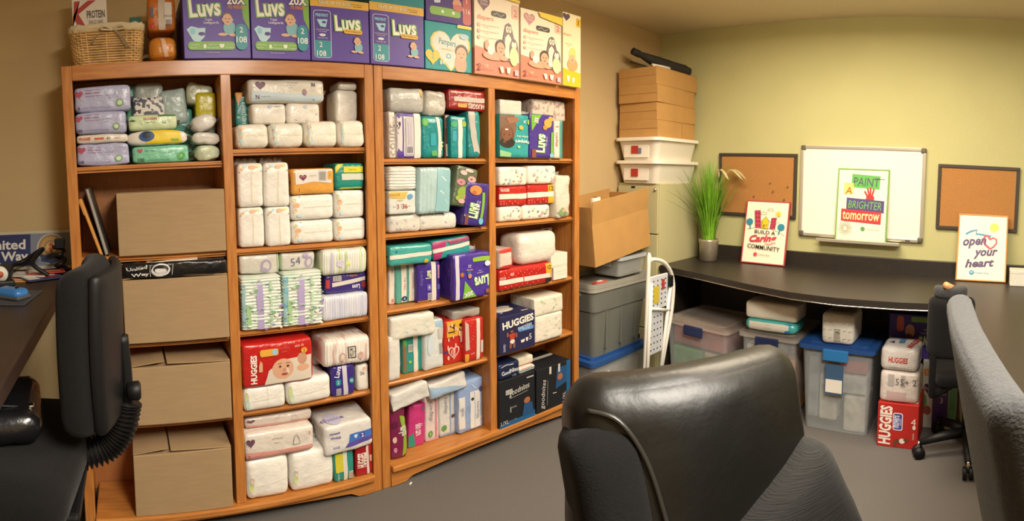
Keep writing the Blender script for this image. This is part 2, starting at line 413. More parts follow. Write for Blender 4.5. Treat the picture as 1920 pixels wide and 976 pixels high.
def pack(name, label, bx, place, col='#ece6da', s=.02, d=.2, on=None, key=None, r=.035, bulge=.012, crease=(), ridge=None, amp=.003, pr=None, prt=None, prl=None, prr=None,
         seal='', taper=0, rot=(0, 0, 0), cat='pack', group=None, lean=0, n=(12, 8, 10), freq=9, material=None, sealcol=None, base=CASE_Y):
    c, sh = place
    if c == 3 and sh >= 3 and on is None: s = max(-.02, min(.09, hz((bx[0]+bx[2])/2, bx[3], SH[c][sh-1]).y-CASE_Y))     # stands where its foot shows on the shelf
    A, B, Y, Z0, Z1 = slot(bx, s, on, c, sh, base); NSEED[0] += 1
    if 'r' in seal: B -= .004
    if 'l' in seal: A += .004
    tilt = abs(math.sin(math.radians(rot[1])))
    if c:                                        # stay below the shelf above and inside the column
        top = (CASE_H-.058 if sh == 1 else SH[c][sh-2]-.0245) - (.030 if 't' in seal else .001) - tilt*(B-A)*.95
        Z1 = max(min(Z1, top), Z0+.03)
        a, b = COLX[c]; k = tilt*(Z1-Z0)+.001
        if rot[1] > 0: B = min(B, b-k)
        if rot[1] < 0: A = max(A, a+k)
    w, h = B-A, Z1-Z0
    if base == CASE_Y and c: d = min(d, CASE_D-.014-s)
    f = softform(w, d, h, r*.55, bulge*.7, crease, ridge, amp, freq, NSEED[0], taper, lean)
    t = thing(name, label, cat, ((A+B)/2, Y+d/2, Z0+abs(math.sin(math.radians(rot[1])))*w*.47), rot, group)
    ex = (ridge[0], int(ridge[1]*4)) if ridge else None
    mesh_obj('wrapper', soft_mesh(name, f, n, ex), material or film(col), t, True)
    if pr: prints(t, f, 'front', (w, h), pr)
    if prt: prints(t, f, 'top', (w, d), prt)
    if prl: prints(t, f, 'left', (d, h), prl)
    if prr: prints(t, f, 'right', (d, h), prr)
    sm = film(sealcol or col)
    if 'l' in seal or 'r' in seal:
        for sg, q in ((-1, 'l'), (1, 'r')):
            if q not in seal: continue
            bm = bmesh.new(); N = 8; rows = []
            for i in range(2):
                x = sg*(w/2*.96 + i*.016)
                rows.append([bm.verts.new((x, -d*.42+d*.84*k/N, h*(.5-.03*i)+.006*((-1)**k)*(i+.4))) for k in range(N+1)])
            for k in range(N): bm.faces.new((rows[0][k], rows[0][k+1], rows[1][k+1], rows[1][k]))
            g = bmesh.ops.solidify(bm, geom=bm.faces[:], thickness=.0015); obj('end_seal', bm, sm, t, True)
    if 't' in seal:
        bm = bmesh.new(); N = 10; rows = []
        for i in range(3):
            rows.append([bm.verts.new((-w*.46+w*.92*k/N, -d*.02+.008*((-1)**k)*(i+.3)*.5, h*.975+i*.012+.004*math.sin(k*2.1+NSEED[0]))) for k in range(N+1)])
        for i in range(2):
            for k in range(N): bm.faces.new((rows[i][k], rows[i][k+1], rows[i+1][k+1], rows[i+1][k]))
        bmesh.ops.solidify(bm, geom=bm.faces[:], thickness=.0015); obj('top_seal', bm, sm, t, True)
    if key: KEY[key] = Z0+h
    return t
def carton(name, label, bx, place, col, s=.0, d=.22, on=None, key=None, pr=None, prt=None, prl=None, prr=None, rot=(0, 0, 0), cat='box', group=None, bev=.003, material=None, base=CASE_Y, flaps=False, tape=None):
    c, sh = place; A, B, Y, Z0, Z1 = slot(bx, s, on, c, sh, base); w, h = B-A, Z1-Z0
    if base == CASE_Y and c and s >= 0: d = min(d, CASE_D-.012-s)
    t = thing(name, label, cat, ((A+B)/2, Y+d/2, Z0), rot, group); m = material or card(col)
    obj('body', box(-w/2, w/2, -d/2, d/2, 0, h, bev), m, t)
    f = boxform(w, d, h)
    if pr: prints(t, f, 'front', (w, h), pr, False)
    if prt: prints(t, f, 'top', (w, d), prt, False)
    if prl: prints(t, f, 'left', (d, h), prl, False)
    if prr: prints(t, f, 'right', (d, h), prr, False)
    if flaps:
        M = Matrix.Translation((-w/2, -d/2, h)) @ Matrix.Rotation(math.radians(-7), 4, 'Y')
        obj('flap', box(0, w*.36, .004, d*.92, .001, .005, .001, 1, M), m, t)
        M = Matrix.Translation((w/2, -d/2, h)) @ Matrix.Rotation(math.radians(2), 4, 'Y')
        obj('flap', box(-w*.62, 0, .002, d*.95, .001, .005, .001, 1, M), m, t)
    if tape: obj('tape', box(-w*.5-.0005, w*.5+.0005, -.025, .025, h, h+.0008), mat('tape', tape, .25), t)
    if key: KEY[key] = Z0+h
    return t
# ================================================================== things on top of the bookcases
PUR, TEAL, GRN = '#4b3490', '#2f93a0', '#7cb342'
def luvs_triple(tilt=0):
    return [('rr', '#5a40a5', .01, .01, .98, .98, .02), ('p', GRN, [(.90, .62), (.99, .45), (.99, .99), (.86, .99)]),
            ('t', GRN, 'Luvs', .33, .78, .30, 4, {'b': .075, 'w': .50}), ('t', '#f4f6ea', 'Luvs', .33, .78, .27, 4, {'b': .03, 'w': .46}),
            ('t', '#efe9f4', 'Triple', .38, .595, .045, 0, {'b': .01}), ('t', '#efe9f4', 'Leakguards', .42, .55, .05, 0, {'b': .01}),
            ('t', '#3b2a70', '20X', .80, .90, .15, 0, {'b': .06}), ('t', '#f7f2ea', '20X', .80, .90, .13, 0, {'b': .03}), ('t', '#e08a2b', 'ITS WEIGHT', .80, .795, .055, 0, {'b': .03, 'w': .25}),
            ('p', '#bfe3f2', [(.05, .45), (.12, .50), (.22, .47), (.33, .47), (.31, .33), (.22, .24), (.14, .28)]), ('e', '#4a3a8c', .27, .38, .05, .03), ('e', '#8fd0e8', .14, .42, .04, .05),
            ('baby', '', .66, .60, .27, '#e0b394', '#7b5638', '#7fb9c6'),
            ('rr', '#7fb546', .06, .13, .70, .13, .06), ('t', '#f2f5e6', 'Absorption', .17, .21, .028), ('t', '#f2f5e6', 'Dryness', .14, .165, .028), ('e', '#f2f5e6', .31, .19, .022, .03), ('r', '#f2f5e6', .29, .155, .04, .03),
            ('t', '#f2f5e6', 'Night Lock', .43, .21, .028), ('t', '#f2f5e6', 'Protection', .43, .165, .028), ('p', '#f2f5e6', [(.52, .22), (.60, .22), (.585, .16), (.535, .16)]), ('t', '#f2f5e6', 'Nonstop', .68, .21, .028), ('t', '#f2f5e6', 'Comfort', .68, .165, .028),
            ('rr', TEAL, .77, .13, .18, .40, .09), ('t', '#f2f7f4', '2', .86, .44, .085, 0, {'b': .01}), ('t', '#f2f7f4', '108', .86, .29, .095, 0, {'b': .012}), ('t', '#cfc6e6', 'Money Back Guarantee', .42, .085, .022)]
def luvs_save():
    return [('rr', '#563d9f', .01, .01, .98, .98, .02), ('r', '#e3b340', 0, .87, 1, .13), ('t', '#4a3a5c', 'SAVE UP TO $150', .42, .935, .075, 0, {'b': .03, 'w': .56}), ('t', '#f4ecd6', 'SAVE UP TO $150', .42, .935, .068, 0, {'b': .012, 'w': .545}),
            ('t', '#6b5a2a', 'offers inside pack', .80, .945, .025), ('t', '#6b5a2a', 'see details', .80, .915, .025),
            ('rr', '#cfc9ea', .05, .05, .29, .76, .05), ('rr', '#4b3593', .06, .06, .27, .74, .045), ('rr', TEAL, .06, .06, .27, .27, .03),
            ('t', '#8fd0e8', 'PREVENT', .19, .73, .05, 0, {'b': .03, 'w': .21}), ('p', '#a9d6ec', [(.10, .66), (.28, .67), (.25, .54), (.16, .55)]), ('e', '#4a3a8c', .22, .62, .035, .02),
            ('t', '#e8e4f4', 'Locks Away Wetness', .195, .50, .024), ('t', '#e8e4f4', 'from Leakage', .195, .47, .024), ('e', '#e8e4f4', .19, .415, .055, .022), ('t', '#e8e4f4', 'Plus Super Soft', .195, .365, .026),
            ('t', '#f2f7f4', '2', .16, .26, .08, 0, {'b': .01}), ('t', '#f2f7f4', '108', .165, .12, .09, 0, {'b': .01}),
            ('t', GRN, 'Luvs', .62, .63, .28, 4, {'b': .075, 'w': .47}), ('t', '#f4f6ea', 'Luvs', .62, .63, .25, 4, {'b': .03, 'w': .43}),
            ('rr', '#e3b340', .55, .46, .32, .075, .035), ('t', '#5a4020', 'Ultra Leakguards', .71, .497, .035, 0, {'w': .27}),
            ('baby', '', .78, .345, .20, '#e0b394', '#6b4a30', '#7fb9c6')]
T0 = (0, 0)
carton('nappy_box', 'purple nappy box with green swoosh and 20X, next to the orange pack', (343, -12, 469, 118), T0, PUR, s=-.014, d=.24, pr=luvs_triple())
carton('nappy_box', 'purple nappy box with green swoosh and 20X, next to a yellow banded one', (470.5, -12, 581, 118), T0, PUR, s=-.012, d=.24, pr=luvs_triple())
carton('nappy_box', 'purple nappy box with SAVE band, bare on top, between two purple boxes', (582.5, 0, 692, 118), T0, PUR, s=-.010, d=.24, pr=luvs_save())
carton('nappy_box', 'purple nappy box with SAVE band under a teal box', (693.5, 9, 795, 118), T0, PUR, s=-.010, d=.24, pr=luvs_save(), key='luvs4')
carton('nappy_box', 'plain teal box lying on a purple SAVE box', (693, -42, 795, 0), T0, '#2b8d97', s=-.006, d=.23, on='luvs4')
carton('nappy_box', 'teal nappy box with a big yellow heart outline and sleeping baby', (797, 44, 885, 118), T0, '#35a2a8', s=-.008, d=.24, key='pamp', pr=[
    ('h', '#e9c74c', .53, .46, .86, .98), ('h', '#d9dbcf', .53, .47, .78, .90), ('t', '#4b8fa0', 'Pampers', .46, .58, .17, -4, {'b': .02, 'w': .36}), ('t', '#c9a93c', 'swaddlers', .46, .45, .055, -3, {'w': .26}),
    ('e', '#6fb0be', .48, .31, .055, .055), ('e', '#dfe3da', .48, .31, .03, .03), ('e', '#d4a184', .74, .17, .13, .22), ('e', '#5d4436', .76, .44, .14, .15), ('e', '#dcab8c', .755, .38, .115, .15), ('s', '#6b4634', [(.68, .39), (.73, .385)], .012), ('s', '#6b4634', [(.78, .39), (.83, .385)], .012), ('e', '#b36a5c', .755, .31, .03, .014),
    ('h', '#e5c23a', .145, .27, .30, .36), ('t', '#3f9aa2', '2', .145, .27, .10), ('t', '#eef3ec', '84', .34, .16, .09, 0, {'b': .01}), ('e', '#a9c9d6', .82, .76, .10, .06), ('p', '#e0d24c', [(.68, 1), (.66, .93), (.98, .93), (.98, 1)])])
carton('nappy_box', 'purple nappy box with 116 count standing on the teal heart box', (798, -34, 885, 36), T0, '#55408f', s=-.010, d=.24, on='pamp', pr=[
    ('rr', '#7fb546', .08, .16, .66, .20, .08), ('e', '#e8efdc', .35, .26, .03, .04), ('e', '#e8efdc', .58, .26, .03, .04), ('p', '#cfdcf2', [(.12, .7), (.32, .72), (.30, .46), (.18, .44)]), ('rr', '#c0504e', .78, .02, .19, .78, .09), ('t', '#f4dcd6', '1', .875, .62, .14), ('t', '#f4dcd6', '116', .875, .36, .13, 0, {'w': .15}),
    ('e', '#d99a86', .66, .50, .10, .12), ('e', '#c76a66', .68, .40, .12, .08)])
def choice(penguin=True, ground='#dd8268', num='2'):
    o = [('r', '#f3e3cc', .0, .0, 1, 1), ('p', ground, [(0, 0), (1, 0), (1, .20), (.7, .24), (.4, .30), (0, .345)]), ('h', '#7a5768' if num != '2b' else '#c58a8a', .20, .875, .27, .20), ('t', '#e8d4d0', 'Parents', .20, .905, .035, 0, {'w': .18}), ('t', '#e8d4d0', 'Choice', .20, .865, .035, 0, {'w': .16}),
         ('t', '#e3957c', 'diapers', .23, .69, .075, 0, {'b': .02, 'w': .36}), ('rr', '#e3bba6', .83, .76, .16, .17, .02), ('t', '#c05a4a', '2', .91, .83, .085),
         ('rr', '#4a453e', .36, .735, .34, .07, .033), ('s', '#d8d2c4', [(.41, .755), (.49, .785), (.57, .75), (.65, .78)], .006)]
    for k in range(3):
        o += [('e', '#e9b39c', .09, .60-.075*k, .035, .025), ('t', '#a9917c', 'soft and gentle fit', .34, .605-.075*k, .02, 0, {'w': .38}), ('t', '#a9917c', 'for baby', .25, .58-.075*k, .02)]
    o += [('p', '#7a6a70', [(.74, .69), (.80, .67), (.83, .60), (.87, .50), (.92, .38), (.93, .26), (.88, .20), (.62, .20), (.58, .30), (.61, .45), (.65, .58), (.68, .66)]), ('p', '#efe6cc', [(.74, .55), (.80, .50), (.83, .38), (.82, .24), (.66, .24), (.64, .36), (.67, .50)]), ('e', '#f0e8d2', .71, .605, .032, .042), ('e', '#f0e8d2', .775, .605, .032, .042), ('e', '#5a4a50', .715, .61, .012, .014), ('e', '#5a4a50', .77, .61, .012, .014), ('p', '#c98a3a', [(.725, .59), (.76, .59), (.742, .55)]),
          ('p', '#7a6a70', ell(.86, .345, .105, .155)), ('e', '#e9e3a8', .86, .27, .10, .12), ('e', '#f0e8d2', .835, .42, .03, .04), ('e', '#f0e8d2', .89, .42, .03, .04),
          ('e', '#dca183', .40, .24, .24, .055), ('e', '#dca183', .25, .36, .05, .06), ('e', '#f4ece2', .33, .31, .07, .06), ('e', '#4b3528', .555, .375, .105, .085), ('e', '#dfa587', .55, .34, .095, .085), ('e', '#3a2820', .52, .35, .012, .009), ('e', '#3a2820', .585, .35, .012, .009), ('e', '#a8584e', .55, .305, .025, .010), ('e', '#dfa587', .62, .225, .09, .03),
          ('t', '#8c3f3e', '2', .08, .085, .085, 0, {'b': .02}), ('t', '#f0cbb8', '228', .22, .105, .035), ('t', '#8c3f3e', 'diapers pack', .27, .06, .022, 0, {'w': .24}), ('p', '#f2e6d8', [(.52, .12), (.60, .12), (.62, .05), (.56, .04)]), ('p', '#f2e6d8', [(.68, .12), (.78, .12), (.75, .04), (.69, .05)]), ('r', '#c9b8c4', .87, .03, .09, .07)]
    return o
PC = '#f1dfc6'
carton('nappy_box', 'cream and coral nappy box with penguins, next to the teal heart box', (889.5, -8, 973, 130), T0, PC, s=-.022, d=.27, pr=choice() + [('p', '#e9cf4a', [(.62, 1), (.7, .975), (1, .965), (1, 1)])], prl=[('r', '#dd8a70', 0, 0, 1, .32), ('t', '#a9917c', 'diapers', .5, .6, .06, 90)])
carton('nappy_box', 'cream and coral nappy box with penguins and yellow top corner', (976.5, 24, 1052, 150), T0, PC, s=-.032, d=.27, pr=choice(num='2b') + [('p', '#e9cf4a', [(.40, 1), (.45, .93), (1, .885), (1, 1)])])
carton('nappy_box', 'cream nappy box with yellow base at the bookcase end', (1055.5, 26, 1089, 158), T0, '#f1e4bd', s=-.034, d=.27, pr=[
    ('p', '#e6b92e', [(0, 0), (1, 0), (1, .20), (0, .24)]), ('h', '#5b4a5a', .18, .94, .40, .12), ('rr', '#e3b83a', .72, .84, .26, .12, .02), ('t', '#3d3a30', '1', .85, .90, .07, 0, {'b': .02}), ('t', '#e0a58c', 'diapers', .24, .70, .05, 0, {'w': .44}), ('t', '#a9917c', 'newborn soft', .3, .58, .018), ('t', '#a9917c', 'for baby', .3, .55, .018),
    ('p', '#e9d27c', ell(.52, .44, .20, .10)), ('e', '#d9a06f', .52, .30, .30, .09), ('e', '#dfb08c', .50, .38, .16, .06), ('e', '#b5654a', .5, .36, .05, .012), ('p', '#f4ecd0', [(.2, .14), (.36, .14), (.33, .06), (.22, .06)]), ('p', '#f4ecd0', [(.48, .12), (.64, .12), (.6, .05), (.5, .05)])])
# orange packs
tor = '#c8702a'
pack('nappy_pack', 'orange nappy pack standing upright above another beside the basket', (277, -6, 330, 70), T0, tor, s=.02, d=.15, on=2.0-.055, r=.035, seal='t', pr=[
    ('r', '#c9b9a8', .38, .02, .24, .96), ('r', '#d9d2c8', .62, .2, .22, .62), ('rr', '#6a6f90', .12, .40, .10, .30, .03), ('t', '#4a3a34', 'PACK', .73, .42, .07), ('bar', '#5a4a44', .64, .12, .18, .2), ('e', '#c2452e', .17, .17, .10, .10)])
pack('nappy_pack', 'small round orange nappy pack lying under the upright orange one', (280, 66, 333, 112), T0, '#d0842f', s=.0, d=.17, r=.06, bulge=.0, amp=.004, pr=[('p', '#e2b79a', [(.40, .98), (.55, .98), (.70, .05), (.55, .05)]), ('e', '#b85a2a', .5, .06, .35, .05), ('s', '#e8c25a', [(.70, .36), (.80, .35), (.84, .28)], .02)])
# ------------------------------------------------------------------ wicker basket with cloth liner
def basket():
    A, B, Y, Z0, Z1 = slot((128, 46, 272, 112), .0, None, 0, 0); w, d, h = B-A, .215, Z1-Z0
    t = thing('wicker_basket', 'pale woven wicker basket with cream cloth liner and bow', 'basket', ((A+B)/2, Y+.115, CASE_H))
    def rim(sx, sy, z, wob=0, ph=0, n=72):
        o = []
        for k in range(n):
            a = 2*math.pi*k/n; ca, sa = math.cos(a), math.sin(a); e = .35
            x = sx*math.copysign(abs(ca)**e, ca); y = sy*math.copysign(abs(sa)**e, sa); q = 1 + wob*math.sin(k*math.pi/2*1.0+ph)
            o.append(Vector((x*q, y*q, z)))
        return o
    bm = bmesh.new(); rows = 15
    for i in range(rows):
        z = .004 + h*.97*i/rows; k = .90+.10*i/rows
        add_tube(bm, rim(w/2*k, d/2*k, z, .014, (i % 2)*math.pi), .0042, 5, closed=True)
    obj('weave', bm, mat('wicker', '#cfa66b', .6, var=.2, vscale=30, bump=.1, bscale=90), t, True)
    bm = bmesh.new()
    for q0, q1 in list(zip(rim(w/2*.9, d/2*.9, 0), rim(w/2, d/2, h)))[::2]: add_tube(bm, [q0, q1], .0032, 5)
    obj('stakes', bm, mat('wicker', ''), t, True)
    obj('base', box(-w*.43, w*.43, -d*.43, d*.43, 0, .006), mat('wicker', ''), t)
    bm = bmesh.new(); prof = [(.985, h*.86), (1.03, h*.90), (1.045, h*1.0), (1.03, h*1.05), (.97, h*1.05), (.95, h*.95), (.93, h*.6)]
    L = [[bm.verts.new(p + Vector((0, 0, .003*math.sin(j*1.3)))) for j, p in enumerate(rim(w/2*k, d/2*k, z))] for k, z in prof]
    for a, b in zip(L, L[1:]):
        for j in range(72): bm.faces.new((a[j], a[(j+1) % 72], b[(j+1) % 72], b[j]))
    cloth = mat('cream_cloth', '#d3c3a0', .9, bump=.2, bscale=50)
    obj('cloth_liner', bm, cloth, t, True)
    fr = -d/2*1.06
    for pts in ([(.02, fr, h*.86), (-.03, fr-.006, h*.74), (-.055, fr, h*.52)], [(.03, fr, h*.86), (.055, fr-.008, h*.66), (.078, fr, h*.36)]):
        bm = bmesh.new(); P = smooth_path(pts, 5); R = [(bm.verts.new(p+Vector((-.006, 0, 0))), bm.verts.new(p+Vector((.006, 0, .003)))) for p in P]
        for a, b in zip(R, R[1:]): bm.faces.new((a[0], a[1], b[1], b[0]))
        bmesh.ops.solidify(bm, geom=bm.faces[:], thickness=.0012); obj('bow_tail', bm, cloth, t, True)
    for sg in (-1, 1): obj('bow_loop', tube(smooth_path([(.025, fr, h*.87), (.025+sg*.03, fr-.01, h*.95), (.025+sg*.045, fr-.008, h*.88), (.025, fr, h*.86)], 5), .004, 6), cloth, t, True)
    return t, w, d, h, (A+B)/2, Y+.115
bt, bw, bd, bh, bxc, byc = basket()
def in_basket(name, label, px, y, col, dep, pr, z0, cat='box'):
    A, B = hy(px[0], 20, y).x, hy(px[2], 20, y).x; Z1 = hy((px[0]+px[2])/2, px[1], y).z; w, h = B-A, Z1-z0
    t = thing(name, label, cat, ((A+B)/2, y+dep/2, z0)); obj('body', box(-w/2, w/2, -dep/2, dep/2, 0, h, .002), card(col), t)
    prints(t, boxform(w, dep, h), 'front', (w, h), pr, False); return t
in_basket('snack_box', 'white snack bar carton with a red script K, standing in the wicker basket', (135, -18, 200, 60), CASE_Y+.10, '#e6ddd2', .05, [
    ('t', '#b5433e', 'K', .2, .70, .34, 0, {'b': .03, 'sh': .5}), ('t', '#4a403c', 'PROTEIN', .68, .69, .10, 0, {'b': .02, 'w': .52}), ('t', '#6a5a54', 'SNACK BARS', .68, .59, .05, 0, {'w': .42}), ('r', '#b98078', .46, .42, .52, .10), ('t', '#efe0d8', 'strawberry', .72, .47, .04), ('e', '#5a3a30', .60, .30, .10, .08), ('r', '#7a86a8', .72, .92, .24, .08), ('p', '#d9b6ac', [(.02, .36), (.36, .44), (.40, .40), (.04, .30)])], CASE_H+.007)
in_basket('wipes_pouch', 'small dark teal pouch poking out of the wicker basket', (242, 32, 263, 60), CASE_Y+.09, '#2c6b5f', .03, [('r', '#3f8a7a', .1, .1, .8, .8)], CASE_H+.007, 'pouch')
# ================================================================== bookcase column 1: wipes on top, cartons below
LAV, W0, W1, W2 = '#b3b5d6', '#ece8df', '#e6e1d8', '#f0ece4'
def lav_print(n): return [('h', '#b5566f', .09, .72, .15, .34), ('t', '#9a5a86', 'fragrance free', .34, .84, .06, 0, {'w': .26}), ('t', '#a0487a', 'baby wipes', .34, .72, .09, 0, {'b': .01, 'w': .26}), ('t', '#9a5a86', 'hypoallergenic', .36, .60, .055, 0, {'w': .30}),
                          ('t', '#8a80b0', 'thick and soft', .64, .62, .05, 0, {'w': .17}), ('t', '#8a80b0', 'wipes', .62, .50, .05), ('t', '#5a4f8a', n, .09, .16, .13, 0, {'b': .02}), ('t', '#7a72a4', '6.7 IN X 7.0 IN (17CM X 18CM)', .40, .16, .06, 0, {'w': .46}), ('e', '#7aa86a', .80, .30, .07, .14), ('e', '#cfe0c4', .80, .30, .045, .09)]
pack('wipes_pack', 'lavender wipes pack lying at the bottom of the wipes pile', (141, 268, 244, 305), (1, 1), LAV, amp=.005, d=.19, key='l1', r=.022, taper=.10, seal='r', pr=lav_print('100'), group='lavender wipes packs')
pack('wipes_pack', 'thin white wipes pack with red brand name between lavender packs', (138, 251, 242, 268), (1, 1), '#e6dccf', d=.18, on='l1', key='l2', r=.02, taper=.12, seal='r', pr=[('t', '#c0402f', 'HUGGIES', .17, .52, .34, 0, {'b': .03, 'w': .22}), ('rr', '#d2604a', .36, .40, .18, .22, .08), ('t', '#5f5a54', '40', .62, .5, .3), ('t', '#8a847c', 'wipes', .78, .5, .2)])
pack('wipes_pack', 'lavender wipes pack resting on the thin white one', (136, 209, 240, 251), (1, 1), LAV, amp=.005, d=.19, on='l2', key='l3', r=.026, taper=.08, seal='r', pr=lav_print('100'))
pack('wipes_pack', 'lavender wipes pack on top of the pile with a crumpled end', (134, 160, 247, 207), (1, 1), LAV, amp=.005, d=.19, on='l3', key='l4', r=.026, taper=.10, seal='r', pr=lav_print('6'))
pack('wipes_pack', 'mint green wipes pack numbered 100 at the bottom of its pile', (246, 272, 356, 304), (1, 1), '#7fc9a8', d=.18, key='m1', r=.025, taper=.10, seal='lr', pr=[('h', '#b5566f', .14, .74, .10, .30), ('t', '#4f7f70', 'baby wipes', .32, .72, .12, 0, {'w': .2}), ('t', '#3a5f56', '100', .15, .2, .22, 0, {'b': .02}), ('t', '#4f8f7c', '6.7 IN X 7.0 IN (17CM X 18CM)', .46, .18, .08, 0, {'w': .4}), ('e', '#4fa84a', .86, .36, .07, .22), ('t', '#d8f0e0', 'A', .86, .36, .12), ('t', '#4f8f7c', 'soft cloth', .62, .58, .08)])
pack('wipes_pack', 'white and bright yellow wipes pack with a dark blue patch', (236, 243, 354, 274), (1, 1), '#e9e4dc', d=.18, on='m1', key='m2', r=.03, taper=.4, seal='lr', pr=[('p', '#f0d22a', [(.40, .98), (.86, .98), (.90, .10), (.30, .06)]), ('e', '#31538f', .33, .6, .13, .34), ('e', '#1f2c44', .33, .66, .08, .2), ('rr', '#8fb040', .72, .22, .13, .16, .05)])
pack('wipes_pack', 'pale green wipes pack with red brand name and leaf', (239, 214, 334, 246), (1, 1), '#cfe0b4', d=.18, on='m2', key='m3', r=.022, taper=.10, seal='lr', pr=[('t', '#c0402f', 'HUGGIES', .46, .72, .16, 0, {'b': .03, 'w': .28}), ('t', '#7f9a6a', 'natural care', .46, .5, .09), ('r', '#4f7a4a', .62, .86, .36, .1), ('t', '#5f6f4a', '56', .74, .46, .18), ('p', '#3f7a4a', [(.02, .62), (.12, .58), (.16, .66), (.08, .74)])])
pack('wipes_pack', 'grey film wrapped round pack at the back of the wipes shelf', (250, 148, 306, 184), (1, 1), '#9aa09c', s=.09, d=.14, on=1.66, r=.05, amp=.005)
pack('wipes_pack', 'black and white scroll patterned pack under a grey round one', (248, 181, 308, 211), (1, 1), '#b9b5b0', s=.08, d=.14, on=1.60, r=.02, material=mat('scroll', '#d8d4cc', .4, var=.5, vscale=60, col2='#4a4658', thr=(.46, .52), detail=1))
pack('wipes_pack', 'grey blue soft pack behind the pale green wipes', (304, 168, 355, 207), (1, 1), '#9fb0b0', s=.08, d=.14, on=1.59, r=.04, amp=.008, rot=(0, -6, 0))
pack('wipes_pack', 'dark teal pack at the back under the grey blue one', (318, 203, 362, 243), (1, 1), '#2f7f74', s=.10, d=.13, on=1.54, key='tb', r=.025)
pack('wipes_pack', 'dark teal pack lying on the shelf behind the white pouches', (340, 245, 372, 305), (1, 1), '#2f7568', s=.10, d=.13, r=.02, key='tc')
pack('wipes_pack', 'teal pack standing on end hidden behind the wipes piles', (238, 160, 262, 305), (1, 1), '#66a88c', s=.12, d=.12, r=.02)
pack('wipes_pack', 'yellow pack high at the back beside the divider', (366, 172, 420, 215), (1, 1), '#c9bd22', s=.09, d=.13, on=1.60, r=.03, amp=.005)
pack('wipes_pack', 'stacked pale pack carrying the yellow one by the divider', (368, 215, 421, 305), (1, 1), '#8d9a84', s=.12, d=.12, r=.02)
pack('wipes_pack', 'pale greenish crumpled pack above the yellow one', (344, 146, 396, 181), (1, 1), '#b4b89c', s=.10, d=.14, on=1.665, r=.03, amp=.012, rot=(0, 10, 0))
pack('wipes_pack', 'pale green and white pouch at the bottom beside the divider', (362, 272, 424, 304), (1, 1), '#c2cbae', d=.15, key='p1', r=.03, amp=.010, freq=14, taper=.4, seal='lr')
pack('wipes_pack', 'white crumpled pouch in the middle of three by the divider', (357, 249, 424, 275), (1, 1), '#dcd8d0', d=.15, on='p1', key='p2', r=.03, amp=.009, freq=14, taper=.5, seal='lr', rot=(0, 4, 0))
pack('wipes_pack', 'white pouch tilted up, topmost of three by the divider', (360, 218, 424, 250), (1, 1), '#dedbd6', d=.15, on='p2', key='p3', r=.03, amp=.008, freq=12, taper=.5, seal='lr', rot=(0, -12, 0))
# cartons
lab = ['plain brown carton beside the yellow envelope and notebook', 'plain brown carton under the black printed bag', 'plain brown carton on the shelf above the bottom one', 'plain brown carton on the bottom shelf']
for i, bx in enumerate(((220, 358, 424, 478), (232, 521, 429, 645), (242, 685, 434, 803), (252, 848, 436, 963))):
    carton('cardboard_carton', lab[i], bx, (1, i+2), '#a98a63', s=-.012 if i else .0, d=.25, key='cb%d' % i, material=kraft, flaps=i > 0, tape=None if i else '#a88d6a')
def leaning(name, label, px0, px1, z0, dep, col, cat, lean, th):
    a, b = hy(*px0, CASE_Y+.03), hy(*px1, CASE_Y+.03); h = (b-Vector((a.x, a.y, z0))).length
    t = thing(name, label, cat, (a.x, CASE_Y+.03+dep/2, z0+.003), (0, lean, 0)); return t, h
ta, h = leaning('envelope', 'yellow manila envelope leaning against the bookcase side', (190, 468), (148, 352), 1.10, .2, '', 'envelope', -18, .01)
bm = box(-.006, .006, -.1, .1, 0, .235, .004); obj('pouch', bm, mat('manila', '#d2954a', .7, bump=.05, bscale=20), ta)
obj('flap', box(-.0085, -.0055, -.1, .1, .17, .235, .001, 1), mat('manila', ''), ta)
ta, h = leaning('notebook', 'grey notebook leaning beside the manila envelope', (199, 470), (160, 330), 1.10, .2, '', 'notebook', -14, .01)
obj('cover', box(-.004, -.001, -.1, .1, 0, .27, .001, 1), mat('grey_cover', '#6a6864', .6), ta); obj('pages', box(-.001, .009, -.098, .098, .003, .266, .001, 1), mat('pages', '#a8a49c', .8, var=.1, vscale=30, stretch=(1, 1, 12)), ta)
obj('back_cover', box(.009, .012, -.1, .1, 0, .27, .001, 1), mat('dark_cover', '#4a3e34', .6), ta)
pack('printed_bag', 'black plastic bag with white lettering lying on a brown carton', (228, 489, 428, 527), (1, 3), '#151517', s=-.02, d=.16, on=1.015, key='bag', r=.022, bulge=.02, amp=.006, freq=14, taper=.15, cat='bag', pr=[
    ('t', '#d8d6d2', 'United', .14, .74, .22, 3, {'b': .02, 'w': .20}), ('t', '#d8d6d2', 'Way', .17, .27, .30, 3, {'b': .03, 'w': .17}), ('r', '#cfcdc8', .265, .16, .005, .7), ('r', '#cfcdc8', .47, .2, .005, .66), ('e', '#d8d6d2', .365, .52, .088, .40), ('e', '#17171a', .365, .58, .07, .26), ('e', '#d8d6d2', .365, .50, .055, .16), ('p', '#d8d6d2', [(.29, .42), (.36, .30), (.44, .42), (.41, .2), (.32, .2)])])
t = thing('paper_sheet', 'white sheet of paper lying on the black printed bag', 'paper', (hy(304, 487, CASE_Y).x, CASE_Y+.07, KEY['bag']-.004), (0, -2, -4)); obj('sheet', box(-.15, .14, -.07, .08, 0, .003), paper, t)
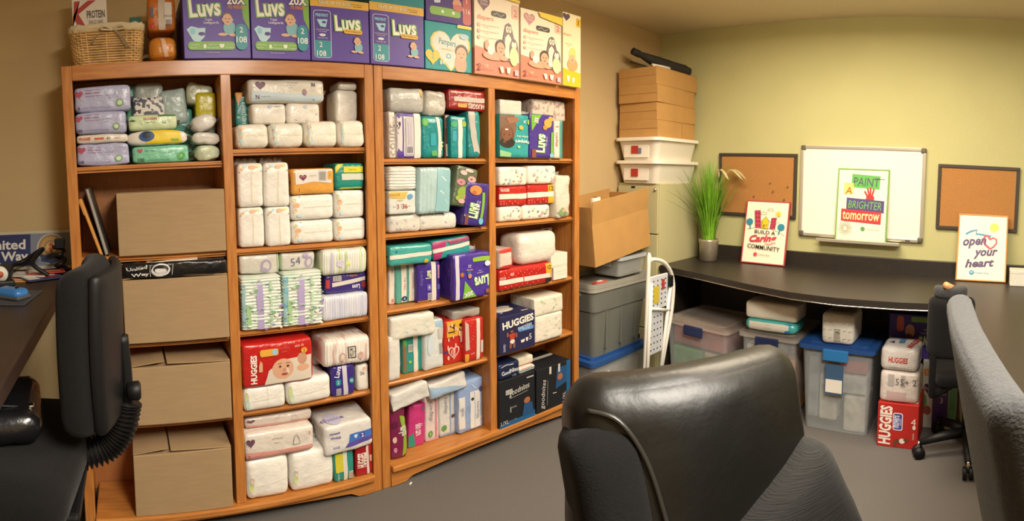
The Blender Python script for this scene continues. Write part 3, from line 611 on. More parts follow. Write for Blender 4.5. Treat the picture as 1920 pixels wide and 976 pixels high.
# ================================================================== column 2
g = 'white bundles on the upper shelf'
def wp(seed, extra=()): return palette_prints(seed, 7) + list(extra)
tape_pr = lambda sd: [('p', '#d8e6e2', [(.06, .9), (.16, .95), (.24, .1), (.14, .05)]), ('s', '#e6d98a', [(.1, .9), (.2, .5), (.16, .1)], .02), ('s', '#b9cfe0', [(.18, .95), (.12, .5), (.24, .12)], .02), ('s', '#e3dcae', [(.3, .5), (.95, .5)], .008)] + palette_prints(sd, 3)
for i, (bx, lb) in enumerate((((443, 231, 505, 276), 'white nappy bundle touching the divider, front row of the top shelf'), ((506, 230, 571, 276), 'crinkled white nappy bundle second in the front row of four'), ((572, 226, 634, 274), 'white nappy bundle third in the front row of four'), ((635, 225, 702, 274), 'white nappy bundle with blue print at the end of the row of four'))):
    pack('nappy_bundle', lb, bx, (2, 1), '#efe9dc', s=.004, d=.15, key='r%d' % i, r=.045, bulge=.02, amp=.005, pr=tape_pr(i), group=g, crease=[(0, -.5, .03)])
pack('nappy_bundle', 'white film bundle stacked behind, on the teal pack side', (470, 193, 537, 231), (2, 1), W1, s=.05, d=.15, on='r0', key='r4', r=.035, amp=.004, pr=[('e', '#b9c8dc', .55, .85, .06, .08), ('t', '#9fb0cc', 'diaper', .75, .84, .1)])
pack('nappy_bundle', 'white film bundle stacked behind, in the middle of the shelf', (538, 193, 601, 231), (2, 1), W1, s=.05, d=.15, on='r1', key='r5', r=.03, amp=.004, pr=[('e', '#b9c8dc', .55, .82, .06, .08)] + palette_prints(3, 5, ('#d8cfc8',), 1))
pack('nappy_pack', 'long clear film pack marked N lying across the white bundles', (463, 147, 611, 192), (2, 1), '#d8d2c6', s=.04, d=.16, on='r4', r=.04, amp=.004, seal='lr', pr=[('p', '#c3d3dc', [(.04, .04), (.97, .04), (.97, .30), (.5, .22), (.3, .42), (.05, .5)]), ('h', '#6a3f58', .16, .72, .13, .38), ('t', '#6a3f68', 'N', .12, .24, .17, 0, {'b': .03}), ('t', '#5a5a78', 'newborn size', .22, .25, .05), ('t', '#4a4a58', 'N', .84, .76, .16, 0, {'b': .03}), ('t', '#8a8a90', 'soft outer cover', .56, .82, .05), ('t', '#8a8a90', 'wetness line', .54, .72, .05), ('t', '#8a8a90', 'gentle fit', .53, .62, .05), ('e', '#9a7a84', .72, .44, .03, .14), ('t', '#3f6f9a', 'N', .84, .14, .08)])
pack('nappy_pack', 'teal pack standing behind the front row beside the divider', (441, 172, 467, 228), (2, 1), '#2a8580', s=.10, d=.12, on='r0', r=.02, pr=[('t', '#cfe6e0', 'Pampers', .6, .30, .5, 90, {'w': .8}), ('p', '#d99a4a', [(0, .98), (.7, 1), (.2, .6)])])
pack('nappy_bundle', 'white nappy bundle standing upright against the bookcase side', (630, 168, 672, 226), (2, 1), W1, s=.07, d=.13, on='r2', key='r6', r=.035, amp=.004)
pack('nappy_bundle', 'white nappy bundle lying high on the upright one by the bookcase side', (636, 147, 674, 169), (2, 1), '#e2ddd4', s=.07, d=.13, on='r6', r=.03, amp=.004)
g = 'white bundles on the second shelf'
def waist(sd): return [('e', '#eab489', .55, .90, .14, .045), ('e', '#bcd8e0', .30, .92, .08, .035), ('e', '#e7d98c', .78, .92, .08, .03), ('e', '#eec29a', .18, .87, .06, .03), ('s', '#e6d8a4', [(.55, .8), (.54, .08)], .012), ('r', '#3f4652', .06, .80, .06, .012), ('r', '#3f4652', .88, .80, .06, .012)]
pack('nappy_bundle', 'upright white nappy bundle at the bottom against the divider', (448, 388, 496, 466), (2, 2), W2, d=.17, key='a', r=.03, amp=.003, pr=waist(1), bulge=.015)
pack('nappy_bundle', 'upright white nappy bundle, bottom one beside the lying bundles', (499, 387, 546, 464), (2, 2), W2, d=.17, key='b', r=.03, amp=.003, pr=waist(2), bulge=.015)
pack('nappy_bundle', 'upright white nappy bundle on top against the divider', (446, 303, 494, 387), (2, 2), W2, d=.17, on='a', r=.03, amp=.003, pr=waist(3), bulge=.015, seal='t')
pack('nappy_bundle', 'upright white nappy bundle in tall loose film with a peaked top', (495, 299, 543, 386), (2, 2), W2, d=.17, on='b', r=.03, amp=.003, pr=waist(4), bulge=.015, seal='t')
def side_pr(): return [('e', '#eab489', .13, .58, .07, .10), ('e', '#eec9a4', .10, .36, .05, .08), ('e', '#c9dfe4', .18, .2, .06, .08), ('e', '#e3e0b0', .08, .78, .05, .08), ('s', '#e6d8b4', [(.28, .5), (.96, .52)], .012), ('r', '#3f4652', .20, .90, .012, .07)]
pack('nappy_bundle', 'white nappy bundle lying on the shelf beside the upright ones', (548, 412, 627, 458), (2, 2), W2, d=.18, key='e1', r=.04, amp=.003, pr=side_pr())
pack('nappy_bundle', 'white nappy bundle lying on the shelf against the bookcase side', (629, 408, 700, 452), (2, 2), W2, d=.18, key='e2', r=.035, amp=.003, pr=side_pr())
pack('nappy_bundle', 'white nappy bundle lying directly under the orange pack', (546, 364, 627, 411), (2, 2), W2, d=.18, on='e1', key='e3', r=.04, amp=.003, pr=side_pr())
pack('nappy_bundle', 'white nappy bundle lying under the green and yellow pack', (629, 355, 698, 404), (2, 2), W2, d=.18, on='e2', key='e4', r=.035, amp=.003, pr=side_pr())
pack('nappy_pack', 'orange and white pack with a purple heart on white bundles', (545, 315, 629, 362), (2, 2), '#e3a34a', d=.17, on='e3', r=.025, amp=.003, seal='lr', sealcol='#d9a050', pr=[('p', '#e4ddd6', [(.08, .40), (.5, .48), (.92, .42), (.94, .96), (.08, .96)]), ('h', '#7a2f4a', .25, .66, .17, .26), ('t', '#e8c8b8', 'Parents', .25, .69, .05, 0, {'w': .11}), ('r', '#c9c2bc', .62, .5, .2, .4), ('rr', '#e3a34a', .84, .55, .09, .34, .05), ('t', '#5a3a20', '1', .885, .72, .12), ('bar', '#8a847c', .64, .54, .15, .3), ('t', '#8a4a20', '1', .16, .2, .12), ('t', '#d9b48a', 'diapers', .48, .72, .09)], prt=[('h', '#6a4a50', .52, .5, .2, .5)])
pack('nappy_pack', 'green, yellow and white striped nappy pack against the bookcase side', (626, 305, 695, 354), (2, 2), '#239083', d=.16, on='e4', r=.03, amp=.003, seal='l', sealcol='#d8d030', pr=[('r', '#ded42c', .30, .64, .70, .22), ('r', '#d6dccc', .22, .36, .78, .24), ('t', '#bfe0d4', 'Pampers', .26, .70, .10, 0, {'w': .2}), ('p', '#ded42c', [(0, .84), (.12, .98), (.3, .98), (.02, .6)]), ('t', '#8f9a2a', 'baby dry', .6, .75, .08), ('p', '#ded42c', [(.1, .02), (.95, .02), (.9, .09), (.2, .1)])])
# shelf 3
STR = mat('striped_nappies', '#dfe2d8', .4, var=.3, vscale=14, stretch=(1, 1, 1), col2='#c2d6c4', thr=(.35, .6), coat=.2)
def stack_pr(): 
    o = [('r', '#b3a3cf', .38, .02, .17, .86), ('r', '#9cc3c9', .0, .06, .10, .8), ('r', '#a9cf98', .12, .05, .10, .45), ('r', '#b9d9b4', .70, .1, .06, .8)]
    rnd = random.Random(5)
    for k in range(60): o.append(('e', rnd.choice(('#e3e6de', '#8f84b8', '#e6e9e2', '#bcd9c0', '#7fb08a')), rnd.random(), .03+.9*rnd.random(), .05, .011))
    return o
pack('nappy_stack', 'tall stack of green and lilac edged nappies in film beside the divider', (452, 517, 529, 622), (2, 3), '#dde0d8', s=.0, d=.18, key='s1', r=.02, bulge=.01, ridge=(2, 17, .05), amp=.003, pr=stack_pr(), material=STR, n=(12, 8, 10))
pack('nappy_stack', 'tall stack of nappies in film with a blue edge, in mid shelf', (530, 508, 605, 622), (2, 3), '#dde0d8', s=.0, d=.18, key='s2', r=.02, bulge=.01, ridge=(2, 17, .05), amp=.003, pr=[('r', '#7fb9c9', .0, .3, .14, .62)] + stack_pr(), material=STR)
pack('nappy_pack', 'clear film pack with lilac circle print on the divider side', (449, 475, 524, 516), (2, 3), '#cfccc2', s=.035, d=.16, on='s1', r=.03, amp=.005, pr=[('e', '#a89cb8', .66, .42, .13, .3), ('e', '#d0ccc4', .66, .42, .08, .2), ('e', '#a89cb8', .60, .22, .08, .12), ('r', '#a9c79a', .93, 0, .06, 1)])
pack('nappy_pack', 'clear film pack with handwritten 54 on the tall stacks', (525, 471, 592, 511), (2, 3), '#cfccc4', s=.035, d=.16, on='s2', r=.03, amp=.005, pr=[('r', '#a9c79a', .0, 0, .06, 1), ('t', '#6a6a88', '54', .42, .5, .42, 12, {'sh': .2}), ('e', '#a89cb8', .80, .42, .11, .3), ('e', '#cfccc4', .80, .42, .06, .18), ('e', '#a89cb8', .70, .8, .07, .14)])
pack('nappy_stack', 'white nappies with lilac fold lines in film, lying on the shelf', (605, 551, 699, 604), (2, 3), '#d8d8e0', s=.005, d=.18, key='s3', r=.03, ridge=(0, 20, .03), amp=.003, material=mat('lilac_nappies', '#dcdce4', .35, var=.2, vscale=10, col2='#c6c9de', coat=.2, stretch=(5, 1, .5)))
pack('nappy_pack', 'purple pack with white stripe and barcode, upside down lettering', (610, 512, 692, 549), (2, 3), '#3f2f7c', s=.03, d=.15, on='s3', key='s4', r=.02, amp=.003, pr=[('p', '#d6cfc6', [(.16, .36), (.98, .56), (.98, .76), (.16, .58)]), ('r', '#d6d0c8', .18, .66, .2, .26), ('bar', '#4a4458', .19, .68, .18, .22), ('t', '#d8d2e6', 'Luvs', .74, .28, .24, 180, {'b': .04, 'w': .2}), ('r', '#8f2f3a', .88, .2, .11, .3), ('t', '#e08a3a', 'diapers', .68, .86, .14), ('r', '#b33a3a', .0, .3, .1, .45)])
pack('nappy_stack', 'bundle of green edged nappies in clear film, top of its pile', (603, 464, 702, 513), (2, 3), '#dcdccc', s=.0, d=.17, on='s4', r=.045, ridge=(0, 19, .05), amp=.004, material=mat('lime_nappies', '#e3e3da', .35, var=.3, vscale=9, col2='#c9d69a', coat=.2, stretch=(6, 1, .4), thr=(.38, .5)), pr=[('e', '#d6dd7a', .55, .42, .05, .10), ('r', '#c3b9d6', .2, .1, .05, .8), ('r', '#b9cf8a', .5, .1, .03, .8), ('e', '#d0c8de', .4, .45, .08, .14)])
# shelf 4
pack('nappy_pack', 'white nappy pack lying under the big red pack by the divider', (456, 722, 536, 770), (2, 4), W2, s=.0, d=.19, key='h1', r=.04, amp=.003, pr=[('e', '#d9e0a8', .08, .5, .05, .3), ('e', '#bfd9e0', .1, .3, .05, .2), ('s', '#d9d2c4', [(.58, .95), (.58, .05)], .012), ('s', '#e6dfc4', [(.2, .42), (.98, .5)], .015)])
pack('nappy_pack', 'white nappy pack lying under the big red pack, second from divider', (538, 708, 622, 768), (2, 4), W2, s=.0, d=.19, key='h2', r=.04, amp=.003, pr=[('e', '#d9e0a8', .08, .5, .05, .3), ('e', '#cfe0c9', .12, .3, .05, .2), ('s', '#e6dfc4', [(.2, .42), (.98, .5)], .015)])
pack('nappy_pack', 'big red nappy pack with a lying baby photo, brand name sideways', (454, 640, 587, 728), (2, 4), '#bf2420', s=-.012, d=.17, on='h1', r=.025, bulge=.015, amp=.003, pr=[
    ('t', '#f2e8e0', 'HUGGIES', .155, .42, .085, 90, {'b': .04, 'w': .66}), ('p', '#dccfbf', [(.30, .04), (.97, .06), (.97, .62), (.80, .60), (.55, .56), (.36, .36)]), ('e', '#dca98a', .56, .36, .155, .24), ('e', '#c9957a', .84, .55, .07, .14), ('e', '#dca98a', .85, .34, .09, .08), ('e', '#4a342a', .52, .42, .018, .026), ('e', '#4a342a', .63, .42, .018, .026), ('e', '#a8544a', .585, .24, .045, .03), ('e', '#c98a70', .58, .34, .02, .035), ('s', '#7a5644', [(.49, .49), (.55, .50)], .012), ('s', '#7a5644', [(.60, .50), (.66, .49)], .012),
    ('rr', '#e0a63c', .24, .70, .26, .16, .05), ('e', '#9cc0d6', .45, .78, .04, .07), ('t', '#d8604a', 'DOUBLE', .58, .84, .05), ('t', '#d8604a', 'GRIP', .58, .76, .05), ('e', '#e0a63c', .87, .74, .045, .065), ('t', '#5a3020', '2', .87, .74, .07), ('t', '#f0c9a8', 'skin fit', .80, .87, .06, 0, {'sh': .2}), ('p', '#d9a884', [(.22, .36), (.27, .36), (.27, .56), (.24, .62), (.22, .5)])])
pack('nappy_pack', 'white pack standing behind the big red pack', (588, 634, 606, 705), (2, 4), '#d6d2ca', s=.12, d=.11, on='h2', r=.02)
pack('nappy_pack', 'purple pack standing with a white stripe and teal size badge', (622, 684, 665, 750), (2, 4), '#3d2d82', s=.01, d=.17, key='h3', r=.02, amp=.003, pr=[('p', '#cfc9d2', [(.44, 1), (.64, 1), (.70, 0), (.50, 0)]), ('t', '#e0dcea', 'Luvs', .26, .82, .16, 75, {'b': .03}), ('rr', '#2f8fa0', .16, .36, .22, .22, .06), ('t', '#e6f2f0', '2', .27, .47, .11), ('rr', '#2f8fa0', .76, .38, .18, .18, .06), ('t', '#e6f2f0', '40', .85, .47, .08), ('r', '#cfcad6', .18, .05, .2, .22), ('bar', '#4a4458', .19, .06, .18, .2)])
pack('nappy_pack', 'white pack standing against the bookcase side under a striped bundle', (669, 682, 702, 742), (2, 4), '#e6e0d4', s=.02, d=.16, key='h4', r=.025, amp=.003, pr=[('t', '#6a645c', '36', .46, .68, .14, 8), ('e', '#e9a884', .62, .86, .12, .05)])
pack('nappy_stack', 'white nappies with pink and grey edges in film with a square code', (606, 633, 702, 688), (2, 4), '#ddd6cc', s=-.01, d=.19, on='h3', r=.045, ridge=(0, 16, .03), amp=.004, material=mat('pink_nappies', '#e6e0d6', .35, var=.3, vscale=11, col2='#cdb0a8', coat=.2, stretch=(4, 1, .7), thr=(.40, .5)), pr=[('r', '#5a544e', .50, .26, .16, .44), ('r', '#d3ccc2', .52, .3, .12, .36), ('bar', '#6a645c', .53, .33, .10, .30), ('e', '#c9a49c', .38, .35, .06, .16), ('e', '#ddd4ca', .38, .35, .035, .1), ('e', '#c9a49c', .76, .32, .06, .14)])
# bottom shelf
pack('nappy_pack', 'large white nappy pack on the bottom shelf against the divider', (460, 858, 543, 934), (2, 5), W2, s=.0, d=.23, key='k1', r=.05, bulge=.02, amp=.004, crease=[(0, -.55, .03)], pr=[('e', '#cfe0d8', .1, .4, .07, .18), ('e', '#dfe08a', .12, .32, .05, .1), ('e', '#f0c9b4', .14, .5, .05, .06), ('s', '#e3dcd0', [(.3, .36), (.95, .42)], .01)])
pack('nappy_pack', 'large white nappy pack on the bottom shelf beside the green pack', (545, 842, 628, 920), (2, 5), W2, s=.0, d=.23, key='k2', r=.05, bulge=.02, amp=.004, crease=[(0, -.6, .03)], pr=[('e', '#cfe0d8', .1, .4, .07, .18), ('e', '#dfe08a', .12, .32, .05, .1), ('e', '#f0c9b4', .14, .5, .05, .06), ('s', '#e3dcd0', [(.3, .36), (.95, .42)], .01)])
def pinkp(): return [('p', '#d99a90', [(.0, .02), (.98, .02), (.98, .26), (.5, .24), (0, .34)]), ('h', '#6a4a5a', .09, .68, .12, .34), ('t', '#a8908c', 'soft & gentle', .47, .68, .08), ('t', '#a8908c', 'diapers', .46, .52, .08), ('s', '#5a5254', [(.68, .36), (.70, .62), (.73, .74), (.76, .62), (.79, .36), (.68, .36)], .018), ('t', '#8c3f3e', '2', .06, .16, .14), ('t', '#c08078', 'size count', .14, .16, .07), ('t', '#c25a54', '2', .92, .72, .12)]
pack('nappy_pack', 'clear film pack with coral base lying on the large white packs', (459, 806, 591, 850), (2, 5), '#e0d6cc', s=-.004, d=.17, on='k1', key='k3', r=.035, amp=.004, seal='r', pr=pinkp())
pack('nappy_pack', 'clear film pack with coral base, upper one under the shelf', (459, 776, 586, 808), (2, 5), '#cfc2b8', s=.04, d=.15, on='k3', r=.03, amp=.004, pr=pinkp())
pack('nappy_pack', 'green yellow and white nappy pack standing on the bottom shelf', (626, 845, 664, 902), (2, 5), '#2f8f84', s=.005, d=.18, key='k4', r=.018, amp=.003, pr=[('r', '#d3c93a', .08, .32, .38, .62), ('r', '#ddd8ca', .46, 0, .2, 1), ('r', '#cfd6c6', .72, .04, .22, .24), ('bar', '#a0444a', .73, .06, .2, .2), ('t', '#bfe0d4', 'Pampers', .2, .13, .11, 90)])
pack('nappy_pack', 'red nappy pack standing in the corner of the bottom shelf', (667, 830, 704, 888), (2, 5), '#a81c22', s=.005, d=.18, key='k5', r=.02, amp=.003, pr=[('t', '#efe0d8', 'HUGGIES', .36, .5, .30, 88, {'b': .04, 'w': .8}), ('r', '#d8c9c2', .62, .04, .14, .94), ('p', '#d9a890', [(.8, .6), (.94, .6), (.92, .4), (.82, .42)])])
pack('nappy_pack', 'white and violet pack with blue band and size 2, slumped on others', (609, 793, 704, 836), (2, 5), '#dedad6', s=-.02, d=.20, on='k4', r=.03, amp=.006, freq=8, seal='r', rot=(0, -3, 0), pr=[('p', '#3f6fc0', [(.5, .30), (.98, .34), (.98, .58), (.52, .58)]), ('p', '#5a4a9c', [(.42, .16), (.98, .2), (.98, .34), (.48, .3)]), ('e', '#4a3a8c', .78, .44, .05, .1), ('t', '#e8e6f2', '2', .78, .44, .14, 0, {'b': .02}), ('p', '#cfe3f0', [(.60, .52), (.68, .52), (.66, .4), (.62, .4)]), ('t', '#5a4a9c', 'parents', .22, .74, .1, -4, {'b': .02}), ('t', '#5a4a9c', 'choice', .23, .6, .1, -4, {'b': .02}), ('t', '#6a60a8', 'snug', .24, .24, .09)], prt=[('e', '#c9c6e0', .28, .3, .16, .26), ('t', '#5a4a9c', 'choice', .28, .3, .14)])
pack('nappy_pack', 'dull brown and teal pack hidden behind the green one', (592, 786, 626, 905), (2, 5), '#8a7a68', s=.09, d=.14, r=.02, pr=[('r', '#4f8f88', .6, .2, .4, .6)])
# ================================================================== column 3
def brand(t, c='#efe0d8', **k): return ('t', c, t) 
TE = '#1f8f92'
pack('nappy_pack', 'white pack standing edge out beside the bookcase stile, sideways lettering', (729, 208, 742, 296), (3, 1), '#e3dcd2', d=.19, key='c1', r=.015, pr=[('t', '#7a4a6a', 'diapers', .7, .72, .3, 90, {'w': .3}), ('t', '#a8a09a', 'count', .5, .4, .16, 90)])
pack('nappy_pack', 'white and purple nappy pack standing with a barcode panel', (743.5, 212, 789, 296), (3, 1), '#ded9d4', d=.19, key='c2', r=.018, amp=.002, pr=[('r', '#5a3f9c', .0, 0, .28, 1), ('r', '#5a3f9c', .28, .93, .4, .07), ('r', '#5a3f9c', .28, 0, .72, .05), ('r', '#dcd6d4', .02, .16, .2, .76), ('h', '#4a3444', .08, .74, .16, .2), ('r', '#c9c2cc', .36, .08, .32, .82), ('r', '#a8a2b0', .44, .3, .03, .5), ('r', '#b8b2bc', .54, .3, .03, .5), ('bar', '#3a3444', .40, .12, .24, .14), ('r', '#e6e0da', .7, 0, .28, 1)])
pack('nappy_pack', 'teal nappy pack with white stripe and rounded top, nearest the purple one', (790.5, 217, 833, 296), (3, 1), TE, d=.19, key='c3', r=.035, amp=.003, pr=[('p', '#dfe0d6', [(.60, 1), (.76, .98), (.86, .5), (.84, 0), (.70, 0), (.72, .5)]), ('e', '#6fbf4a', .14, .84, .13, .09), ('rr', '#5fae6a', .40, .06, .26, .13, .03), ('rr', '#2f9fb0', .36, .3, .24, .28, .03), ('t', '#bfe6e0', '3', .14, .84, .06), ('t', '#d6e0a8', 'P', .93, .3, .2)])
pack('nappy_pack', 'teal nappy pack in the middle with a straight white stripe', (845, 217, 876, 296), (3, 1), TE, d=.19, key='c4', r=.02, amp=.003, seal='t', pr=[('r', '#e0e0d8', .44, 0, .26, .92), ('e', '#4fae7a', .22, .8, .18, .07), ('e', '#9ab84a', .8, .82, .13, .07), ('rr', '#2f9fb0', .1, .4, .24, .25, .03)])
pack('nappy_pack', 'narrow brown and white pack squeezed between two teal packs', (833.5, 214, 845, 296), (3, 1), '#5a4034', s=.05, d=.16, r=.012, pr=[('r', '#d8d2c6', .2, .05, .7, .28)])
pack('nappy_pack', 'teal nappy pack with a silver crumpled fold at the bookcase divider', (876.5, 208, 902, 296), (3, 1), '#2a8c8e', s=.01, d=.19, key='c5', r=.03, amp=.004, pr=[('p', '#b9b6ae', [(.05, 1), (.5, 1), (.55, .7), (.66, .4), (.9, .08), (.6, .14), (.4, .12), (.25, .4)])])
pack('nappy_pack', 'grey crinkled film pack lying on top of the purple and white packs', (729, 163, 797, 211), (3, 1), '#b9b8b4', s=.005, d=.19, on='c2', key='c6', r=.04, amp=.006, freq=14, pr=[('p', '#c9a86a', [(.80, .9), (.95, .96), (.94, .6), (.88, .62)]), ('s', '#ececea', [(.06, .3), (.2, .38)], .012), ('s', '#ececea', [(.6, .72), (.72, .62)], .012)])
pack('nappy_pack', 'pale film pack bulging high over the first teal pack', (797, 168, 838, 216), (3, 1), '#bdb8ae', s=.03, d=.17, on='c3', r=.045, amp=.009, freq=14)
pack('nappy_pack', 'red nappy pack on the teal packs with brand name upside down', (841, 168, 915, 207), (3, 1), '#9a1f1e', s=.02, d=.18, on='c5', r=.025, amp=.003, pr=[('r', '#c9b4ac', .14, .42, .82, .22), ('t', '#e3d2c8', 'HUGGIES', .72, .24, .24, 180, {'b': .03, 'w': .44}), ('rr', '#d9a04a', .22, .14, .26, .18, .08), ('s', '#e8d8d0', [(.18, .55), (.28, .7), (.4, .55), (.52, .68), (.62, .54)], .03)])
pack('nappy_bundle', 'pair of white film bundles lying at the shelf front, stile side', (729, 400, 790, 441), (3, 2), '#dcd6cc', d=.19, key='d1', r=.04, amp=.004, pr=palette_prints(31, 8, ('#cfc9d0', '#d6d2da', '#c9cfd6'), 1))
pack('nappy_bundle', 'white film bundle under the teal edged and floral packs', (787, 399, 860, 441), (3, 2), '#dad5cc', d=.19, key='d2', r=.04, amp=.005, pr=palette_prints(32, 8, ('#cfc9d0', '#d6d2da', '#c9cfd6'), 1), seal='r')
pack('nappy_pack', 'white wipes block printed 3 36 in red with a yellow band', (729, 357, 780, 400), (3, 2), '#d8dcd6', s=.0, d=.18, on='d1', key='d3', r=.015, amp=.002, pr=[('p', '#dcb45a', [(0, .96), (.72, .96), (.6, .66), (0, .72)]), ('t', '#8a6a2a', 'count', .22, .84, .12), ('e', '#6f9fc9', .78, .74, .1, .12), ('t', '#c06a58', '3', .32, .34, .20, 0, {'b': .01}), ('t', '#b0463a', '36', .58, .34, .20, 0, {'b': .01}), ('r', '#c06a58', .44, .26, .01, .18), ('s', '#c08a80', [(.14, .34), (.24, .34)], .02), ('s', '#c08a80', [(.70, .34), (.8, .34)], .02), ('t', '#c9a04a', 'wipes', .4, .60, .12)])
pack('nappy_stack', 'white folded nappies in film lying on the 3 36 block', (729, 311, 782, 356), (3, 2), '#d8d6ce', s=.0, d=.18, on='d3', r=.03, ridge=(2, 8, .04), amp=.003, crease=[(0, -.1, .03)])
pack('nappy_stack', 'tall film stack with pale blue edge leaning over, wrinkled plastic', (782, 313, 845, 398), (3, 2), '#aec9cb', s=-.005, d=.19, on='d2', key='d4', r=.03, amp=.004, ridge=(0, 9, .025), lean=.06, pr=[('p', '#8fbcc4', [(.56, .97), (.97, .94), (.97, .03), (.5, .06)]), ('s', '#dfeaea', [(.7, .8), (.82, .7)], .02), ('s', '#dfeaea', [(.62, .5), (.75, .42)], .02), ('s', '#cfe0e2', [(.8, .3), (.9, .2)], .02)])
pack('nappy_pack', 'dark floral patterned pack leaning, with pink blossoms', (846, 314, 886, 402), (3, 2), '#5f6a52', s=.0, d=.17, on=1.205, r=.02, amp=.002, rot=(0, 12, 0), pr=[('e', '#8fa848', .45, .35, .3, .16), ('e', '#c98a92', .25, .6, .2, .08), ('e', '#d9a6a4', .72, .72, .2, .08), ('e', '#c98a92', .7, .26, .22, .09), ('e', '#e0b9b4', .3, .84, .16, .06), ('e', '#7f9a3f', .62, .52, .16, .08), ('e', '#d9a6a4', .4, .14, .16, .06), ('e', '#9ab04a', .2, .2, .1, .06), ('e', '#e3c0bc', .55, .92, .2, .04), ('e', '#8f5a62', .7, .72, .06, .025), ('e', '#8f5a62', .25, .6, .05, .02)])
pack('nappy_pack', 'tilted purple pack, green toothbrush shape and sideways name beside the floral one', (868, 345, 915, 428), (3, 2), '#412f86', s=-.008, d=.16, r=.015, amp=.002, rot=(0, 7, 0), pr=[('t', GRN, 'Luvs', .30, .36, .42, 82, {'b': .06, 'w': .54}), ('t', '#e6ead8', 'Luvs', .30, .36, .38, 82, {'b': .02, 'w': .50}), ('t', '#cfc6e6', 'Triple', .50, .5, .07, 80), ('t', '#cfc6e6', 'Leakguards', .58, .42, .07, 80), ('e', '#d98a4a', .40, .82, .26, .11), ('e', '#b5623a', .34, .76, .1, .05), ('s', '#7fb03f', [(.74, .78), (.76, .5), (.72, .2)], .075), ('e', '#6fb9cf', .72, .12, .1, .08), ('r', '#7a4a4a', .04, .02, .13, .24)])
# shelf 3
def band(y0=.42, h=.22, c='#ded8cc'): return ('p', c, [(0, y0), (1, y0+.06), (1, y0+.06+h), (0, y0+h)])
pack('nappy_pack', 'white pack standing edge out next to the stile on the third shelf', (729, 497, 741, 571), (3, 3), '#e3dcd0', s=.0, d=.2, key='f1', r=.012, pr=[('r', '#c9858a', .4, .06, .4, .08), ('t', '#8a8a90', 'size', .5, .86, .05, 90)])
pack('nappy_pack', 'teal and cream nappy pack standing with a round navy size 4', (741.5, 493, 781, 568), (3, 3), '#5fa79a', s=.0, d=.2, key='f2', r=.018, amp=.002, pr=[('r', '#e0d9cb', .26, .04, .24, .94), ('r', '#4f9a90', .5, .04, .06, .94), ('r', '#e0d9cb', .62, .04, .32, .94), ('e', '#1f3f6a', .40, .12, .14, .065), ('t', '#e6ecf0', '4', .40, .12, .07), ('t', '#b5606a', 'baby dry', .42, .5, .08, 90), ('t', '#a85a4a', 'pampers', .84, .55, .08, 90)])
pack('nappy_pack', 'purple pack standing with gold base, barcode and sideways name', (782, 490, 826, 565), (3, 3), '#432f8a', s=.0, d=.2, key='f3', r=.018, amp=.002, pr=[('r', '#c08a3a', 0, .0, .5, .05), ('r', '#ded6cc', .60, .0, .2, 1), ('t', '#d8e0b0', 'Luvs', .46, .68, .24, 90, {'b': .04, 'w': .2}), ('rr', '#6a5ab0', .40, .28, .18, .16, .02), ('t', '#e0dcea', '4', .49, .36, .09), ('r', '#cfcad6', .42, .04, .2, .18), ('bar', '#3a3444', .43, .05, .18, .16), ('t', '#7a6ab8', 'diapers', .16, .6, .12, 90), ('r', '#b98a9a', .86, .56, .08, .34), ('rr', '#6a5ab0', .84, .28, .1, .14, .02)])
pack('nappy_pack', 'white pack with a barcode wedged between two purple packs', (827, 486, 846, 555), (3, 3), '#d3d4d6', s=.04, d=.16, key='f4', r=.012, pr=[('r', '#3f7f9a', .0, .55, .8, .3), ('r', '#b9b4ae', .3, .42, .6, .2), ('bar', '#7a4a44', .34, .44, .5, .16), ('r', '#e6e6e6', .1, .06, .8, .34)])
pack('nappy_pack', 'large purple nappy pack upside down with torn white top edge', (850, 474, 919, 564), (3, 3), '#4b3496', s=-.012, d=.21, key='f5', r=.02, amp=.004, seal='t', sealcol='#e0dcd4', pr=[('r', '#cfc9d6', .06, .02, .10, .96), ('t', GRN, 'Luvs', .76, .34, .28, 186, {'b': .05, 'w': .42}), ('t', '#e6ead8', 'Luvs', .76, .34, .25, 186, {'b': .02, 'w': .38}), ('p', '#7cb342', [(.24, .02), (.62, .02), (.30, .40)]), ('t', '#efeaf2', '20X', .40, .10, .10, 188, {'b': .03}), ('rr', '#8fb83f', .52, .80, .46, .10, .03), ('baby', '', .43, .50, -.16, '#c98a6a', '#4a2f22', '#2f5f9a'), ('e', '#b06a3a', .22, .55, .05, .05), ('t', '#d6cfe6', 'Triple', .70, .60, .035, 186), ('t', '#d6cfe6', 'Leakguards', .70, .55, .035, 186), ('r', '#9a5a2f', .86, .07, .1, .08), ('e', '#d0d6ea', .90, .74, .07, .06), ('t', '#efeaf2', '22', .42, .72, .06, 180)])
pack('nappy_pack', 'long teal pack with a white band lying across the upright packs', (729, 459, 811, 496), (3, 3), '#45a39c', s=.02, d=.19, on='f2', r=.03, amp=.004, seal='l', pr=[band(.36, .2), ('e', '#c9b94a', .84, .14, .05, .12), ('p', '#b08a4a', [(.1, .02), (.6, .02), (.3, .1)]), ('e', '#2f6f8a', .16, .72, .02, .05)])
pack('nappy_pack', 'magenta and teal pack with a cream band lying under the shelf', (812, 449, 884, 490), (3, 3), '#2f9590', s=.03, d=.18, on='f3', r=.03, amp=.004, rot=(0, -5, 0), pr=[('p', '#a8356f', [(.0, 0), (.16, 0), (.06, .6), (.4, .98), (0, .98)]), ('p', '#8f4a68', [(.45, .7), (1, .72), (1, .98), (.4, .98)]), band(.40, .2)])
